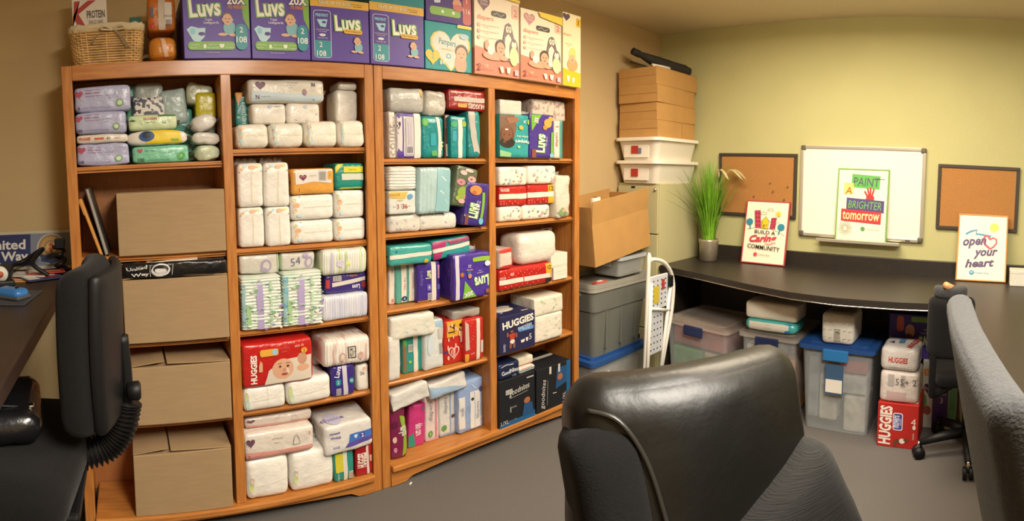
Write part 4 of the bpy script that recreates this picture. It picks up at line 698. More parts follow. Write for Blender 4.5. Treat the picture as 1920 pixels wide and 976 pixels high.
# shelf 4
pack('nappy_pack', 'white film pack standing at the stile under a lying one', (729, 630, 752, 714), (3, 4), '#dcd8d0', s=-.004, d=.2, key='g1', r=.02, amp=.004)
pack('nappy_pack', 'teal and white nappy pack standing with a small barcode', (755, 627, 793, 698), (3, 4), '#2f9086', s=.0, d=.2, key='g2', r=.018, amp=.003, pr=[('r', '#8a6a4a', .0, .1, .16, .8), ('r', '#5fae4a', .04, .7, .14, .2), ('r', '#ded8cc', .52, 0, .22, 1), ('r', '#d3d0c8', .26, .56, .22, .2), ('bar', '#4a4a4a', .27, .58, .2, .16), ('e', '#8fbf4a', .34, .3, .08, .04)])
pack('nappy_pack', 'tall clear and pale blue bag standing beside the red yellow pack', (795, 600, 832, 693), (3, 4), '#d3d6d4', s=.0, d=.2, key='g3', r=.025, amp=.005, seal='t', pr=[('p', '#9fbcd0', [(.55, .98), (.96, .96), (.96, .8), (.6, .86)]), ('r', '#c3bdb8', .7, .6, .25, .2), ('bar', '#8a8a90', .74, .3, .2, .22), ('e', '#c9d6e0', .3, .5, .14, .2)])
pack('nappy_pack', 'red speckled and yellow nappy pack marked 12 standing on the shelf', (833.5, 599, 870, 681), (3, 4), '#bd2a20', s=.0, d=.2, key='g4', r=.018, amp=.002, pr=[('r', '#dba632', .12, .62, .86, .36), ('t', '#2a2420', '12', .34, .80, .16, 90, {'b': .02}), ('t', '#2a2420', 'HOUR', .5, .80, .06, 90), ('e', '#2a2420', .82, .86, .08, .04), ('e', '#2a2420', .82, .76, .08, .04), ('r', '#d9cfc6', .80, .46, .12, .16), ('h', '#e6c9bf', .45, .27, .56, .34), ('h', '#b5281f', .45, .27, .46, .28), ('t', '#f0e0d8', 'HUGGIES', .45, .27, .14, 90, {'b': .02, 'w': .2}), ('r', '#4a3a78', .0, .26, .12, .06)] + palette_prints(41, 14, ('#e9b9ae',), 1)[:14])
pack('nappy_pack', 'red nappy pack with a cream stripe beside the divider on fourth shelf', (871.5, 597, 907, 676), (3, 4), '#bd2c24', s=.0, d=.2, key='g5', r=.02, amp=.002, pr=[('p', '#c9b4a8', [(.02, .98), (.2, .9), (.24, .3), (.04, .28)]), ('r', '#ddd0c4', .60, .0, .18, 1), ('r', '#d9a03a', .0, 0, .2, .2), ('r', '#c9bfb6', .82, .16, .14, .3), ('t', '#e6c9b0', 'soft', .4, .2, .05)] + [('e', '#e0a49a', .3+.05*(k % 6), .5+.06*k % .45, .012, .008) for k in range(10)])
pack('nappy_pack', 'white film pack lying across the upright packs on the fourth shelf', (731, 590, 817, 632), (3, 4), '#dcd8cc', s=.012, d=.19, on='g2', r=.03, amp=.005, freq=12, pr=palette_prints(51, 6, ('#cfdcd8', '#d6d9d0'), 1))
pack('nappy_pack', 'crumpled clear film bag lying on the red packs under the shelf', (848, 580, 899, 604), (3, 4), '#a8a29a', s=.05, d=.16, on='g5', r=.02, amp=.010, freq=16)
# bottom
pack('nappy_pack', 'dark magenta pull up pants pack bulging at the stile', (732, 766, 763, 860), (3, 5), '#7a1f4a', s=-.028, d=.19, key='j1', r=.03, amp=.006, lean=-.02, prr=[('r', '#6f9a2f', .0, .1, .25, .7)], pr=[('p', '#8fa83a', [(.60, .86), (.98, .80), (.98, .12), (.66, .06), (.78, .45)]), ('t', '#e6dfe6', 'pull-ups', .80, .54, .22, 100, {'b': .03, 'w': .5}), ('e', '#d9b9a8', .28, .4, .12, .06), ('e', '#c98aa8', .3, .2, .1, .05), ('e', '#5a1838', .3, .7, .2, .08)])
pack('nappy_pack', 'bright pink pack with sideways white lettering and a green corner', (764, 759, 796, 837), (3, 5), '#c2387a', s=.0, d=.19, key='j2', r=.015, amp=.003, lean=.05, pr=[('p', '#2f8f7a', [(.02, .04), (.42, .04), (.30, .36), (.02, .3)]), ('t', '#efd9e3', 'skin care', .62, .42, .20, -84, {'b': .02, 'w': .6}), ('e', '#2f7f72', .84, .88, .07, .03)])
pack('nappy_pack', 'white and pink nappy pack with a green dot beside the bright pink one', (797, 741, 823, 819), (3, 5), '#dccbc8', s=.01, d=.19, key='j3', r=.018, amp=.003, pr=[('r', '#c9808f', .72, .04, .12, .92), ('t', '#8a8a90', 'diapers', .4, .66, .14, 90), ('e', '#5f9a4a', .36, .16, .17, .07), ('t', '#d8ead0', '3', .36, .16, .06), ('r', '#d9aab4', .0, .0, 1, .06)])
pack('nappy_pack', 'white and pale blue nappy pack with a green dot', (824, 733, 857, 804), (3, 5), '#d6d4d0', s=.01, d=.19, key='j4', r=.018, amp=.003, pr=[('r', '#8fa9cf', .56, .04, .08, .92), ('r', '#8fa9cf', .84, .04, .10, .92), ('e', '#5f9a4a', .22, .2, .15, .07), ('t', '#8a8a90', 'diapers', .34, .7, .12, 90), ('e', '#6a4a3f', .72, .42, .10, .04), ('r', '#8fa9cf', .0, 0, 1, .05)])
pack('nappy_pack', 'blue and white nappy bag with a gathered shiny top by the divider', (858, 711, 909, 808), (3, 5), '#8fa6cf', s=-.004, d=.2, key='j5', r=.03, amp=.005, seal='t', taper=.0, pr=[('r', '#dcdad6', .04, .1, .22, .6), ('r', '#dedcd8', .46, .06, .40, .7), ('r', '#a8b9d6', .62, .08, .04, .66), ('e', '#4a3f6a', .90, .76, .09, .05), ('e', '#3a3430', .56, .62, .06, .03), ('t', '#7a80a0', 'diapers', .76, .4, .1, 90), ('e', '#7fae8a', .72, .24, .03, .015), ('s', '#eef0f4', [(.62, .14), (.95, .24)], .008), ('s', '#eef0f4', [(.55, .9), (.72, .8)], .008), ('t', '#8a8aa8', 'soft', .15, .42, .08, 90)])
pack('plastic_bag', 'flat white plastic bag lying on the pink and magenta packs', (738, 727, 808, 768), (3, 5), '#d9d6d2', s=.0, d=.18, on='j1', r=.018, amp=.012, freq=9, seal='r', rot=(0, -11, 0), cat='bag')
pack('plastic_bag', 'white and blue flat bag lying on the pale upright packs', (806, 712, 876, 744), (3, 5), '#d6d3ce', s=.045, d=.18, on='j4', r=.018, amp=.009, freq=9, rot=(0, -6, 0), cat='bag', pr=[('p', '#9ab4d0', [(0, 0), (.6, 0), (.9, .2), (.3, .3), (.1, .8), (0, .8)])])
# ================================================================== column 4
pack('nappy_pack', 'teal nappy pack upside down with a child portrait', (937, 214, 992, 297), (4, 1), '#2c9a9c', s=-.004, d=.2, key='n1', r=.015, amp=.002, pr=[('p', '#7a5a48', [(.0, .98), (.5, .98), (.55, .7), (.4, .3), (.0, .3)]), ('e', '#6b4330', .24, .50, .22, .24), ('e', '#2f211a', .24, .34, .24, .12), ('e', '#7d5039', .22, .56, .17, .18), ('e', '#e6dcd2', .22, .64, .05, .018), ('e', '#2a1c16', .14, .52, .025, .014), ('e', '#2a1c16', .30, .52, .025, .014), ('p', '#9a6a50', [(.2, .9), (.6, .94), (.62, .84), (.3, .76)]), ('t', '#eef2ea', 'Pampers', .74, .38, .10, 180, {'b': .02, 'w': .50}), ('t', '#dbeee4', 'baby-dry', .74, .50, .06, 180, {'w': .4}), ('e', '#d9b04a', .70, .70, .08, .05), ('t', '#eef2ea', '24', .84, .84, .07, 180), ('e', '#8fc24a', .97, .84, .05, .06), ('e', '#a8d08a', .62, .25, .05, .03), ('p', '#8fc28a', [(.0, .02), (.35, .02), (.36, .1), (0, .16)])])
pack('nappy_pack', 'purple pack with green 20X corner and sideways name on first shelf', (993, 214, 1038, 296), (4, 1), '#47328c', s=-.004, d=.2, key='n2', r=.012, amp=.002, seal='t', sealcol='#e0dcd4', pr=[('p', '#6fae3a', [(.06, .98), (.5, .98), (.08, .60)]), ('t', '#4a2a4a', '20X', .28, .86, .14, 78, {'b': .05, 'w': .2}), ('t', '#f0e8dc', '20X', .28, .86, .13, 78, {'b': .02, 'w': .18}), ('t', GRN, 'Luvs', .42, .34, .34, 86, {'b': .06, 'w': .58}), ('t', '#eceedd', 'Luvs', .42, .34, .30, 86, {'b': .02, 'w': .54}), ('t', '#cfc6e6', 'Triple Leakguards', .68, .38, .06, 86, {'w': .3}), ('e', '#d9a24a', .74, .80, .16, .10), ('e', '#d9a24a', .86, .9, .1, .06), ('e', '#c98a3a', .62, .70, .09, .05), ('s', '#6fae3a', [(.92, .6), (.91, .1)], .07), ('e', '#7fb9d0', .9, .06, .08, .05), ('r', '#8a4a3a', .08, .02, .16, .18)])
pack('nappy_pack', 'white and teal nappy pack standing at the end of the first shelf', (1039, 226, 1055, 295), (4, 1), '#dccfc4', s=.0, d=.18, key='n3', r=.012, pr=[('r', '#4f9a90', .62, 0, .2, 1), ('r', '#2a7f7c', .86, 0, .14, 1), ('t', '#a85a4a', 'diapers', .3, .5, .12, 90), ('e', '#c98a7a', .34, .84, .16, .02)])
pack('nappy_pack', 'white film pack lying at the back above the child portrait pack', (937, 187, 979, 216), (4, 1), '#d6d0c4', s=.05, d=.15, on='n1', r=.02, amp=.003)
pack('nappy_pack', 'speckled film pack high at the back of the first shelf', (998, 187, 1061, 228), (4, 1), '#cdbfb2', s=.06, d=.15, on='n3', r=.03, amp=.005, material=mat('speckled_film', '#d0c2b4', .35, var=.3, vscale=40, col2='#a88f88', thr=(.4, .5), coat=.2))
def dots(sd): return palette_prints(sd, 16, ('#e3a9a4', '#a9c3cf', '#9a9490', '#efc9b4', '#b9cfb4'), 1)
g2 = 'white printed nappy bundles'
pack('nappy_bundle', 'white nappy bundle with pink doodles, bottom of its pile by the divider', (936, 386, 979, 418), (4, 2), '#ece4d4', d=.18, key='q1', r=.035, amp=.003, pr=dots(61))
pack('nappy_bundle', 'white nappy bundle with pink doodles, bottom of its pile by the clear bag', (980, 383, 1032, 418), (4, 2), '#ece4d4', d=.18, key='q2', r=.035, amp=.003, pr=dots(62))
redp = lambda y12: [('r', '#e6d8cc', 0, .36, 1, .26)] + ([('r', '#dba632', .74, .0, .26, 1), ('r', '#e6d8cc', 0, .36, 1, .26), ('t', '#2a2420', '12', .86, .80, .26, 0, {'b': .02})] if y12 else [('t', '#f0dcd0', 'HUGGIES', .2, .82, .16, 0, {'b': .02, 'w': .3})]) + [('e', '#e8b4aa', .05+.1*k % .7, .12+.2*(k % 2)*.6, .012, .025) for k in range(9)]
pack('nappy_pack', 'red speckled nappy pack with cream band by the divider', (936, 349, 988, 386), (4, 2), '#b8241f', d=.18, on='q1', key='q3', r=.02, amp=.003, pr=redp(False))
pack('nappy_pack', 'red speckled nappy pack with cream band and yellow 12 corner', (989, 346, 1040, 385), (4, 2), '#b8241f', d=.18, on='q2', key='q4', r=.02, amp=.003, pr=redp(True))
pack('nappy_bundle', 'white nappy bundle with pink doodles, topmost by the divider', (936, 312, 989, 348), (4, 2), '#ece4d4', d=.18, on='q3', r=.035, amp=.003, pr=dots(63))
pack('nappy_bundle', 'white nappy bundle with pink doodles, topmost by the clear bag', (990, 310, 1044, 346), (4, 2), '#ece4d4', d=.18, on='q4', r=.035, amp=.003, pr=dots(64))
pack('plastic_bag', 'clear plastic bag of loose white nappies at the end of the second shelf', (1042, 328, 1070, 408), (4, 2), '#d3ccbc', s=.0, d=.18, r=.035, amp=.010, freq=16, cat='bag', seal='t', pr=[('s', '#f0ece2', [(.2, .5), (.9, .56)], .012), ('s', '#f0ece2', [(.2, .62), (.9, .68)], .012), ('s', '#f0ece2', [(.25, .74), (.9, .8)], .012), ('p', '#7f9a6a', [(.05, .12), (.5, .02), (.9, .1), (.4, .26)]), ('e', '#d9a890', .5, .2, .14, .06)])
pack('nappy_pack', 'long red speckled nappy pack with yellow 12 end lying on third shelf', (936, 499, 1036, 548), (4, 3), '#b8251f', s=-.004, d=.2, key='v1', r=.025, amp=.003, crease=[(0, -.1, .03)], pr=[('r', '#dba632', .86, .3, .13, .7), ('r', '#2f2a28', .86, .0, .12, .24), ('p', '#e6d8cc', [(0, .30), (1, .26), (1, .48), (0, .52)]), ('t', '#2a2420', '12', .925, .78, .2, 0, {'b': .02}), ('t', '#f0dcd0', 'HUGGIES', .06, .60, .1, 0, {'w': .1}), ('e', '#e08a84', .22, .72, .04, .08)] + [('e', '#e8b4aa', .04+.041*k, .62+.2*(k % 3)/2, .006, .018) for k in range(18)] + [('e', '#e8b4aa', .04+.05*k, .08+.12*(k % 2), .006, .018) for k in range(14)])
pack('nappy_pack', 'small red and white crumpled pack by the divider on third shelf', (936, 466, 961, 500), (4, 3), '#d6c4b8', s=.0, d=.14, on='v1', r=.02, amp=.007, pr=[('r', '#c2332a', 0, .8, 1, .2), ('p', '#c2332a', [(0, 0), (.8, 0), (1, .2), (0, .14)]), ('r', '#c2332a', .9, .2, .1, .6)])
pack('plastic_bag', 'bulging white plastic bag on the long red pack', (975, 436, 1047, 492), (4, 3), '#e0d9ce', s=.01, d=.18, on='v1', r=.075, bulge=.03, amp=.007, freq=7, cat='bag', pr=[('s', '#c9a49c', [(.25, .45), (.32, .5), (.3, .38)], .01), ('s', '#f6f2ea', [(.5, .7), (.55, .4), (.66, .15)], .012)])
t = carton('small_white_box', 'small white carton on the shelf end, lower of two', (1038, 500, 1064, 524), (4, 3), '#e3dccc', s=.01, d=.13, key='v2', pr=[('s', '#a8a294', [(.05, .62), (.95, .66)], .02), ('s', '#b8b2a4', [(.3, .4), (.9, .43)], .015)])
t = carton('small_white_box', 'small white carton on the shelf end, upper of two', (1033, 474, 1064, 500), (4, 3), '#e3dccc', s=.01, d=.12, on='v2', pr=[('s', '#a8a294', [(.05, .12), (.95, .16)], .02)])
A = hy(1068, 480, CASE_Y+.1); t = thing('greeting_card', 'stiff grey card with dark corner lettering leaning behind small white boxes', 'card', (2.17, CASE_Y+.19, SH[4][2]+.002), (8, 0, 0))
obj('sheet', box(-.085, .0, -.004, .004, 0, .27, .001, 1), mat('grey_card', '#b9b6b0', .6), t)
prints(t, lambda c: Vector((-.0425+c[0]*.0425, c[1]*.004, (c[2]+1)*.135)), 'front', (.085, .27), [('r', '#2f2d2c', 0, .60, .62, .38), ('t', '#d8d6d0', 'GIFTS', .22, .78, .12, 90, {'b': .02, 'w': .28}), ('t', '#b9b6b0', 'thoughts', .46, .8, .05, 90)], False)
carton('nappy_box', 'navy blue nappy box with white brand name and standing toddler', (936, 588, 1003, 672), (4, 4), '#23244c', s=-.02, d=.24, key='w1', pr=[('t', '#efe6d8', 'HUGGIES', .52, .79, .20, 5, {'b': .04, 'w': .88}), ('rr', '#5f8fc9', .52, .50, .44, .10, .04), ('t', '#c9d9ec', 'overnites', .70, .63, .10, 6, {'b': .01, 'w': .4}), ('t', '#dfe8f2', 'day and night', .74, .55, .045), ('t', '#e6e0d6', '5', .86, .30, .15), ('p', '#e6e0d6', [(.58, .26), (.70, .28), (.68, .2), (.6, .19)]), ('p', '#e6e0d6', [(.72, .3), (.80, .3), (.78, .2), (.74, .2)]), ('e', '#8a5540', .33, .58, .045, .055), ('e', '#2f211a', .33, .62, .042, .03), ('p', '#b5412f', [(.25, .5), (.42, .52), (.40, .34), (.28, .34)]), ('e', '#e0d6ca', .34, .29, .07, .06), ('e', '#8a5540', .29, .19, .035, .08), ('e', '#8a5540', .39, .18, .035, .08), ('e', '#8a5540', .21, .5, .03, .07), ('e', '#8a5540', .45, .44, .03, .07), ('t', '#cfcad6', 'DIAPERS', .12, .17, .06, 90, {'w': .2})], prt=[('e', '#e6ded0', .45, .45, .28, .16), ('e', '#e6ded0', .60, .62, .18, .10), ('t', '#d8d2e0', 'H 5', .14, .3, .16), ('r', '#d8cfc4', .72, .12, .2, .04)])
pack('nappy_bundle', 'long white nappy bundle with pale prints, lower of two by the end', (1004, 588, 1055, 634), (4, 4), '#e6dfcf', s=.0, d=.2, key='w2', r=.018, amp=.002, pr=palette_prints(71, 8, ('#cfc9bc', '#cddac0'), 1))
pack('nappy_bundle', 'long white nappy bundle with pale prints, upper of two by the end', (1002, 555, 1056, 590), (4, 4), '#e3dccc', s=.0, d=.2, on='w2', r=.018, amp=.002, pr=palette_prints(72, 8, ('#cfc9bc', '#b9d0a8'), 1))
def gn(): return [('p', '#1f5f95', [(0, 0), (1, 0), (1, .14), (.6, .10), (0, .06)]), ('t', '#d3cfc8', 'goodnites', .55, .70, .17, 6, {'sh': .25, 'w': .58}), ('s', '#c9c6c0', [(.3, .58), (.8, .63)], .006), ('r', '#d8d4cc', .17, .68, .18, .10), ('bar', '#4a4846', .18, .69, .16, .08), ('t', '#d8d4cc', '1', .30, .34, .12), ('t', '#a8a6a2', 'count', .38, .38, .04), ('t', '#cfccc6', 'L/XL', .14, .10, .08), ('e', '#a8684a', .76, .42, .09, .07), ('p', '#24507f', [(.62, .1), (.96, .1), (.9, .36), (.68, .36)]), ('t', '#8fb4d0', 'up to 125 lb', .36, .10, .04), ('r', '#b8b4ac', .75, .90, .2, .03)]
carton('nappy_box', 'black and blue bedtime pants box, script name, beside the divider', (935, 706, 1003, 797), (4, 5), '#15181f', s=-.016, d=.22, key='y1', pr=gn())
carton('nappy_box', 'black and blue bedtime pants box torn open, script name sideways', (1006, 684, 1069, 770), (4, 5), '#171a20', s=-.016, d=.23, key='y2', pr=[('r', '#1f5f95', .88, 0, .12, 1), ('p', '#24507f', [(.55, .42), (.88, .5), (.88, .9), (.6, .9)]), ('t', '#d3cfc8', 'goodnites', .20, .40, .16, 84, {'sh': .25, 'w': .62}), ('s', '#c9c6c0', [(.30, .12), (.32, .7)], .006), ('t', '#d8d4cc', '1', .52, .34, .12, 84), ('t', '#cfccc6', 'L/XL', .80, .16, .09, 84), ('e', '#a8684a', .68, .68, .08, .08), ('r', '#d0c8b8', .36, .82, .06, .17), ('r', '#d0c8b8', .62, .80, .06, .19)])
f2 = obj('open_flap', box(-.11, .115, -.11, .0, 0, .004, .001, 1, Matrix.Rotation(math.radians(14), 4, 'X')), mat('flap_grey', '#b9b2a4', .5), bpy.data.objects[[o.name for o in C.objects if o.get('label', '').startswith('black and blue bedtime pants box torn')][0]]); f2.location = (0, .03, KEY['y2']-SH[4][4]+.001)
pack('nappy_pack', 'dark blue glossy bedtime pants bag lying on the black box', (935, 680, 974, 712), (4, 5), '#182342', s=-.004, d=.18, on='y1', r=.025, amp=.007, pr=[('t', '#d8dce6', 'GoodNites', .52, .46, .26, 4, {'b': .02, 'w': .8}), ('s', '#c9cfe0', [(.1, .82), (.4, .92), (.7, .84)], .03), ('t', '#b9c0d6', 'L/XL', .72, .14, .14)])
pack('nappy_pack', 'small pale folded nappies stacked on the black box near its corner', (975, 690, 1004, 712), (4, 5), '#d9d0c4', s=-.004, d=.16, on='y1', key='y3', r=.02, amp=.004, pr=[('r', '#3f8fae', 0, .5, 1, .14), ('r', '#c04a44', .1, .76, .7, .1)])
pack('nappy_pack', 'small cream folded pack topping the pile on the black box', (972, 668, 1000, 691), (4, 5), '#ddd3c0', s=.02, d=.14, on='y3', r=.015, amp=.003, pr=[('r', '#c8685a', 0, .0, 1, .14)])
# ================================================================== corner: filing cabinet, bins and boxes
putty = mat('putty_steel', '#bdb68c', .5, bump=.03, bscale=200)
t = thing('filing_cabinet', 'putty coloured steel filing cabinet standing in the corner', 'cabinet', (3.14, 2.137, 0))
obj('body', box(-.235, .25, -.17, .17, 0, 1.30, .004), putty, t)
for k in range(4):
    z = .03 + k*.315
    dr = obj('drawer', box(-.252, -.236, -.163, .163, z, z+.307, .003), putty, t)
    h = obj('handle', box(-.262, -.253, -.05, .05, z+.20, z+.216, .003), chrome, dr); obj('label_holder', box(-.256, -.253, -.035, .035, z+.235, z+.265, .002), chrome, dr)
obj('lock', lathe([(.010, 0), (.010, .008), (.007, .011)], 14, M=Matrix.Translation((-.252, -.145, 1.262)) @ Matrix.Rotation(-math.pi/2, 4, 'Y')), chrome, t)
obj('badge', box(-.2545, -.252, .02, .05, 1.268, 1.28), black_plastic, t)
white_pl = mat('white_plastic', '#e6dfd0', .35, alpha=.93)
def tapered(w0, d0, w1, d1, h, th=.003, open_top=True, z0=0, rnd=.03):
    bm = bmesh.new(); seg = 6
    def ring(w, d, z, r):
        o = []
        for cx, cy, a in ((w/2-r, d/2-r, 0), (-w/2+r, d/2-r, 90), (-w/2+r, -d/2+r, 180), (w/2-r, -d/2+r, 270)):
            for k in range(seg+1): o.append(bm.verts.new((cx+r*math.cos(math.radians(a+90*k/seg)), cy+r*math.sin(math.radians(a+90*k/seg)), z)))
        return o
    R = [ring(w0, d0, z0, rnd), ring(w1, d1, z0+h, rnd)]
    if open_top: R += [ring(w1-2*th, d1-2*th, z0+h, rnd-th), ring(w0-2*th, d0-2*th, z0+th, rnd-th)]
    n = len(R[0])
    for a, b in zip(R, R[1:]):
        for k in range(n): bm.faces.new((a[k], a[(k+1) % n], b[(k+1) % n], b[k]))
    bm.faces.new(R[0][::-1]); bm.faces.new(R[-1])
    return bm
def slab(w, d, z0, z1, r=.03, bev=.004):
    bm = tapered(w, d, w, d, z1-z0, open_top=False, z0=z0, rnd=r)
    return bm
for i, z in enumerate((1.3005, 1.4505)):
    t = thing('storage_bin', ['white plastic bin standing directly on the filing cabinet', 'white plastic bin under the stacked brown boxes'][i], 'bin', (3.115, 2.128, z), group='white bins on the filing cabinet')
    obj('tub', tapered(.46, .28, .50, .33, .130, rnd=.04), white_pl, t, False)
    obj('lid', slab(.545, .365, .128, .149, .05), mat('white_lid', '#efe9dc', .4), t)
    obj('paper_stack', box(-.16, .18, -.10, .10, .004, .118, .004), paper, t)
    lb = obj('red_label', box(-.252, -.2495, -.01, .045, .045, .095), mat('red_label', '#b0352c', .6), t)
    obj('side_sheet', box(-.2455, -.242, -.09, .11, .02, .115), mat('sheet', '#f2ece0', .6), t)
    if i: obj('logo_sticker', box(-.2515, -.2495, -.035, -.008, .045, .08), mat('sticker_blue', '#6a7aa0', .6), t)
zb = 1.600
for i in range(4):
    jx = [.0, .004, -.006, .006][i]; t = thing('mailer_box', ['flat brown mailer box resting on the white bin', 'second flat brown mailer box of the stack', 'third flat brown mailer box of the stack', 'topmost flat brown mailer box under the black bag'][i], 'box', (3.11+jx, 2.132, zb+i*.1115), (0, 0, [1, -1, 1.5, -.5][i]))
    wx = [.235, .232, .238, .248][i]
    obj('tray', box(-wx, wx, -.155, .155, 0, .111, .002), kraft2, t)
    obj('lid_flap', box(-wx-.003, -wx-.0002, -.152, .152, .056, .111, .001, 1), kraft2, t)
    obj('lid', box(-wx-.002, wx, -.157, .157, .1095, .1112, .0005, 1), kraft2, t)
    if i == 0: obj('side_seam', box(.06, .062, -.1565, -.1552, .0, .11), kraft_dark, t)
ztop = zb+4*.1115
t = thing('black_bag', 'long black padded bag lying across the top brown box', 'bag', (3.08, 2.12, ztop))
P = smooth_path([(-.20, .06, .115), (-.12, .04, .098), (-.03, .0, .07), (.10, -.05, .048), (.24, -.10, .034)], 6); n = len(P)
bm = bmesh.new(); add_tube(bm, P, [(.024 if k < 5 else .020+.02*min(1, (k-5)/8)) * (1 if k < n-2 else .8) for k in range(n)], 12)
for v in bm.verts: v.co.z = max(.001, v.co.z)
obj('case', bm, mat('black_canvas', '#2a2723', .8, bump=.2, bscale=60), t, True)
obj('strap', tube(smooth_path([(-.20, .08, .05), (-.14, .0, .02), (-.10, -.02, .004), (-.02, -.05, .006), (.06, -.06, .03)], 6), .006, 6), mat('black_canvas', ''), t, True)
t = thing('white_roll', 'small white paper roll beside the black bag', 'roll', (2.98, 2.06, ztop)); obj('paper', tube([(-.05, .0, .016), (.10, -.03, .016)], .016, 12), paper, t, True)
obj('core', tube([(-.052, .0004, .016), (-.04, -.002, .016)], .007, 8), kraft_dark, t, True)
# ================================================================== gap between bookcase and cabinet
clear = mat('clear_plastic', '#c9c9bf', .18, alpha=.34, coat=.2)
clear2 = mat('frosted_plastic', '#c3c8c8', .2, alpha=.28, coat=.2)
blue_lid = mat('blue_lid', '#27508f', .35); navy = mat('navy_latch', '#1c2a52', .4)
GX, GY = 2.565, 2.155
t = thing('storage_bin', 'clear bin with bright blue lid at the bottom of the tote stack', 'bin', (GX, GY-.005, 0))
obj('tub', tapered(.50, .28, .55, .315, .255, rnd=.03), clear2, t); obj('lid', slab(.572, .325, .252, .278, .03), blue_lid, t); obj('lid_ridge', slab(.50, .25, .278, .292, .03), blue_lid, t)
obj('paper_bundle', box(-.22, .22, -.11, .11, .004, .2, .01), mat('pale_contents', '#c9c2b4', .8, var=.25, vscale=9), t)
obj('address_label', box(-.24, -.13, -.158, -.1545, .10, .20), paper, t); obj('red_stamp', box(-.16, -.135, -.1588, -.158, .15, .19), mat('red_label', ''), t)
t = thing('storage_tote', 'grey tapered plastic tote with double rim standing on a blue lid', 'tote', (GX, GY, .2925))
grey_pl = mat('grey_tote', '#6f716b', .45, var=.03, vscale=8)
obj('tub', tapered(.45, .25, .53, .31, .40, rnd=.04), grey_pl, t); obj('band', tapered(.522, .304, .542, .318, .11, rnd=.04, z0=.275, open_top=False), grey_pl, t)
obj('rim', slab(.565, .328, .392, .412, .045), mat('grey_rim', '#a09e95', .4), t)
for x in (-.14, 0, .14): obj('rib', box(x-.006, x+.006, -.150, -.128, .04, .27, .003), grey_pl, t)
bm = tapered(.572, .33, .578, .334, .03, rnd=.05, z0=.413); obj('loose_lid', bm, mat('grey_rim', ''), t)
for x in (-.27,): obj('handle', box(x-.012, x+.02, -.06, .06, .36, .385, .006), grey_pl, t)
t = thing('red_item', 'small pink and red packet lying in the grey tote', 'packet', (GX-.14, GY-.09, .7095)); obj('wrapper', box(-.05, .05, -.02, .02, 0, .02, .006), mat('pinkish', '#b5564f', .4), t); obj('sticker', box(-.02, .02, -.012, .012, .02, .0205), paper, t)
t = thing('storage_bin', 'small clear bin with pale snap lid on the grey tote', 'bin', (GX+.13, GY-.02, .7363), (0, 0, 3))
obj('tub', tapered(.27, .20, .295, .225, .10, rnd=.025), clear, t); obj('lid', slab(.315, .245, .10, .122, .03), mat('pale_lid', '#c6ccd4', .25, alpha=.75), t); obj('folded_cloth', box(-.12, .12, -.08, .08, .004, .08, .01), mat('blue_contents', '#7080a0', .8, var=.2), t); obj('latch', box(-.16, -.152, -.05, .05, .06, .11, .003), mat('pale_lid', ''), t)
t = thing('open_carton', 'big open brown carton tilted on the clear bin with flaps up', 'box', (GX+.022, GY+.0, .866), (0, -7.5, 0))
w, d, h = .545, .30, .245; th = .004
for nm, a in (('bottom_panel', (-w/2, w/2, -d/2, d/2, 0, th)), ('front_panel', (-w/2, w/2, -d/2, -d/2+th, th, h)), ('back_panel', (-w/2, w/2, d/2-th, d/2, th, h)), ('side_panel', (-w/2, -w/2+th, -d/2+th, d/2-th, th, h)), ('side_panel', (w/2-th, w/2, -d/2+th, d/2-th, th, h))):
    obj(nm, box(*a), kraft2, t)
def flap(a, ang, axis, loc): obj('flap', box(*a, M=Matrix.Translation(loc) @ Matrix.Rotation(math.radians(ang), 4, axis)), kraft2, t)
flap((-w/2, w/2, 0, th, 0, .135), 8, 'X', (0, -d/2, h)); flap((-w/2, w/2, -th, 0, 0, .12), -4, 'X', (0, d/2, h)); flap((-th, 0, -d/2+.006, d/2-.006, 0, .10), 3, 'Y', (-w/2+th, 0, h)); flap((0, th, -d/2+.006, d/2-.006, 0, .10), -6, 'Y', (w/2-th, 0, h))
t = thing('paper_roll', 'white and dark roll sticking up from the open carton', 'roll', (GX-.01, GY+.02, .875), (0, -7.5, 0)); obj('paper', tube([(0, 0, .0), (0, 0, .345)], .030, 16), paper, t, True); obj('core', tube([(0, 0, .33), (0, 0, .347)], .016, 12), kraft_dark, t, True)
# step stool, folded, leaning at the cabinet
t = thing('step_stool', 'folded white step stool with dotted treads beside the filing cabinet', 'step stool', (0, 0, 0))
SY = 1.78
sp = lambda x, y, o=0: hy(x, y, SY) + Vector((0, o, 0))
def down(p, q):                                  # carry a leg on in a straight line to the floor
    k = p.z/(p.z-q.z) if p.z != q.z else 1; r_ = p + (q-p)*k; r_.z = .004; return r_
st = mat('stool_white', '#e6e3dc', .35)
a1 = [sp(1214, 660), sp(1216, 500), sp(1219, 489), sp(1226, 486), sp(1240, 489), sp(1250, 497), sp(1258, 511), sp(1262, 530), sp(1262, 552), sp(1258, 590), sp(1247, 650)]
a1[0] = Vector((a1[1].x-.03, SY, .004)); a1.append(down(a1[-2], a1[-1]))
obj('frame_tube', tube(smooth_path(a1, 5), .0125, 10), st, t, True)
q0, q1 = sp(1253, 525, -.02), sp(1240, 640, -.02); obj('rear_leg', tube([q0, down(q0, q1)], .011, 10), st, t, True)
q0, q1 = sp(1216, 530, -.02), sp(1211, 640, -.02); obj('rear_leg', tube([q0, down(q0, q1)], .011, 10), st, t, True)
obj('cross_bar', tube([sp(1214, 577, -.022), sp(1250, 580, -.022)], .009, 8), st, t, True)
tread = mat('tread', '#c6cad2', .5)
